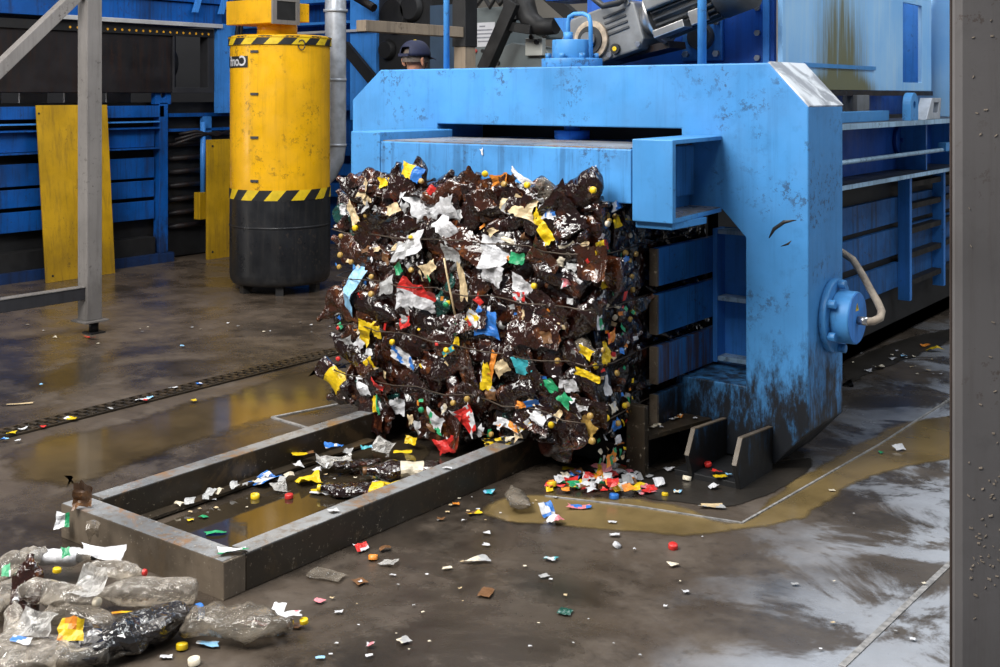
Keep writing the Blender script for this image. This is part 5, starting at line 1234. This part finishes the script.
# flecks : groups that nothing tells apart
zones = [((20, 330, 320, 345), 18, 'far floor on the left'), ((330, 470, 560, 660), 16, 'floor at the bottom centre'), ((520, 700, 545, 660), 12, 'open floor in the foreground'), ((700, 940, 490, 660), 7, 'pale floor on the right'), ((852, 945, 350, 375), 16, 'dark strip beside the press side'),
         ((130, 380, 465, 500), 20, 'wet floor inside the skid frame'), ((430, 560, 485, 530), 14, 'puddle edge by the near beam')]
for (x0, x1, y0, y1), n, where in zones:
    for i in range(n):
        c = R.choice(['white', 'white', 'cream', 'grey', 'beige'])
        s_ = R.uniform(1.5, 3.6) if 'far' not in where else R.uniform(1.5, 3)
        px, py = R.uniform(x0, x1), R.uniform(y0, y1)
        if 'inside' in where: py = 520-(px-130)*.17+R.uniform(-14, 10)
        scrap(px, py, s_*1.4, s_*.7, [c], 'tiny %s fleck on the %s' % (c, where), 'fleck', 'litter_fleck', amp=.3, grp='%s flecks on the %s' % (c, where), nx=3, ny=3, base=.001)
for px, py, w, h, c in ((935, 352, 16, 6, 'yellow'), (880, 369, 12, 6, 'cream'), (893, 360, 10, 5, 'white'), (868, 372, 8, 4, 'white'), (925, 347, 10, 5, 'orange'), (904, 358, 6, 4, 'lightblue')):
    scrap(px, py, w, h, [c], '%s scrap on the dark strip beside the press side, %s' % (c, {935: 'by the column', 880: 'nearest the hose', 893: 'middle', 868: 'close to the portal leg', 925: 'left of the yellow one', 904: 'centre'}[px]), nx=5, ny=4, amp=.4)
# white scrap stuck to the clamp plate
for px, py, w, h, lb in ((596, 171, 9, 12, 'torn white paper stuck on the front of the blue clamp plate'), (482, 151, 5, 9, 'small white paper stuck high on the clamp plate')):
    p = on_y(px, py, 4.527); sc = p.dot(D)/F; vs, fs, mi = sheet_geo(77+px, w*sc, h*sc, .1, 5, 5, .5)
    o = place('paper_bit', mesh_of('paper_bit', vs, fs, ['s_white']), p+Vector((0, -.004, 0)), rot_ny(.3)); tag(o, lb, 'paper')

# ================================================================== light
w = bpy.data.worlds.new('world'); bpy.context.scene.world = w; w.use_nodes = True
bg = w.node_tree.nodes['Background']; bg.inputs[0].default_value = (.74, .84, 1, 1); bg.inputs[1].default_value = .19
def area(name, loc, target, sx, sy, power, col=(1, 1, 1)):
    l = bpy.data.lights.new(name, 'AREA'); l.shape = 'RECTANGLE'; l.size = sx; l.size_y = sy; l.energy = power; l.color = col
    o = bpy.data.objects.new(name, l); COL.objects.link(o); o.location = loc
    o.rotation_euler = (Vector(target)-Vector(loc)).to_track_quat('-Z', 'Y').to_euler(); return o
area('skylight_front', (-4.2, -1.0, 6.2), (-3.4, 5, .8), 4, 2.4, 760, (1, .97, .92))
area('skylight_mid', (-3.2, 3.2, 6.6), (-3.2, 3.6, 0), 1.2, 7, 260, (.95, .98, 1))
area('doorway_back_right', (4.2, 9.5, 3.4), (-2.2, 5.0, .5), 4.0, 3.2, 105, (.86, .93, 1))
area('left_fill', (-8.2, 3.2, 6.2), (-8.3, 6.2, .5), 2, 4, 130, (1, .95, .88))  # unseen lamp, moved close to the drum to brighten it
area('drum_fill', (-11.9, 1.0, 2.6), (-8.05, 7.2, 1.3), 1.0, 4, 140, (1, .96, .9))  # unseen tall lamp added to put highlights on the yellow drum
area('hopper_fill', (1.2, 7.6, 6.2), (-2.64, 7.6, 2.2), 3, 2, 170, (.92, .97, 1))  # unseen lamp added to brighten the hopper side
area('skylight_back', (-5.2, 9.0, 6.6), (-5.2, 8.6, 0), 5, 2, 150, (.95, .97, 1))
for i, (x, y) in enumerate(((-6.2, 1.0), (-3.6, 1.6), (-1.2, 2.4), (-5.0, 3.0))): area('glint_lamp', (x, y, 4.6), (-3.6, 4.6, .6), 1.3, .12, 34, (1, .98, .95))  # unseen narrow lamps added for sharp glints on the bale
sc_ = bpy.context.scene
sc_.view_settings.view_transform = 'Standard'; sc_.view_settings.look = 'None'; sc_.view_settings.exposure = 0.0; sc_.view_settings.gamma = 1.0
sc_.cycles.max_bounces = 8; sc_.cycles.transparent_max_bounces = 12
try: sc_.cycles.use_denoising = True
except Exception: pass
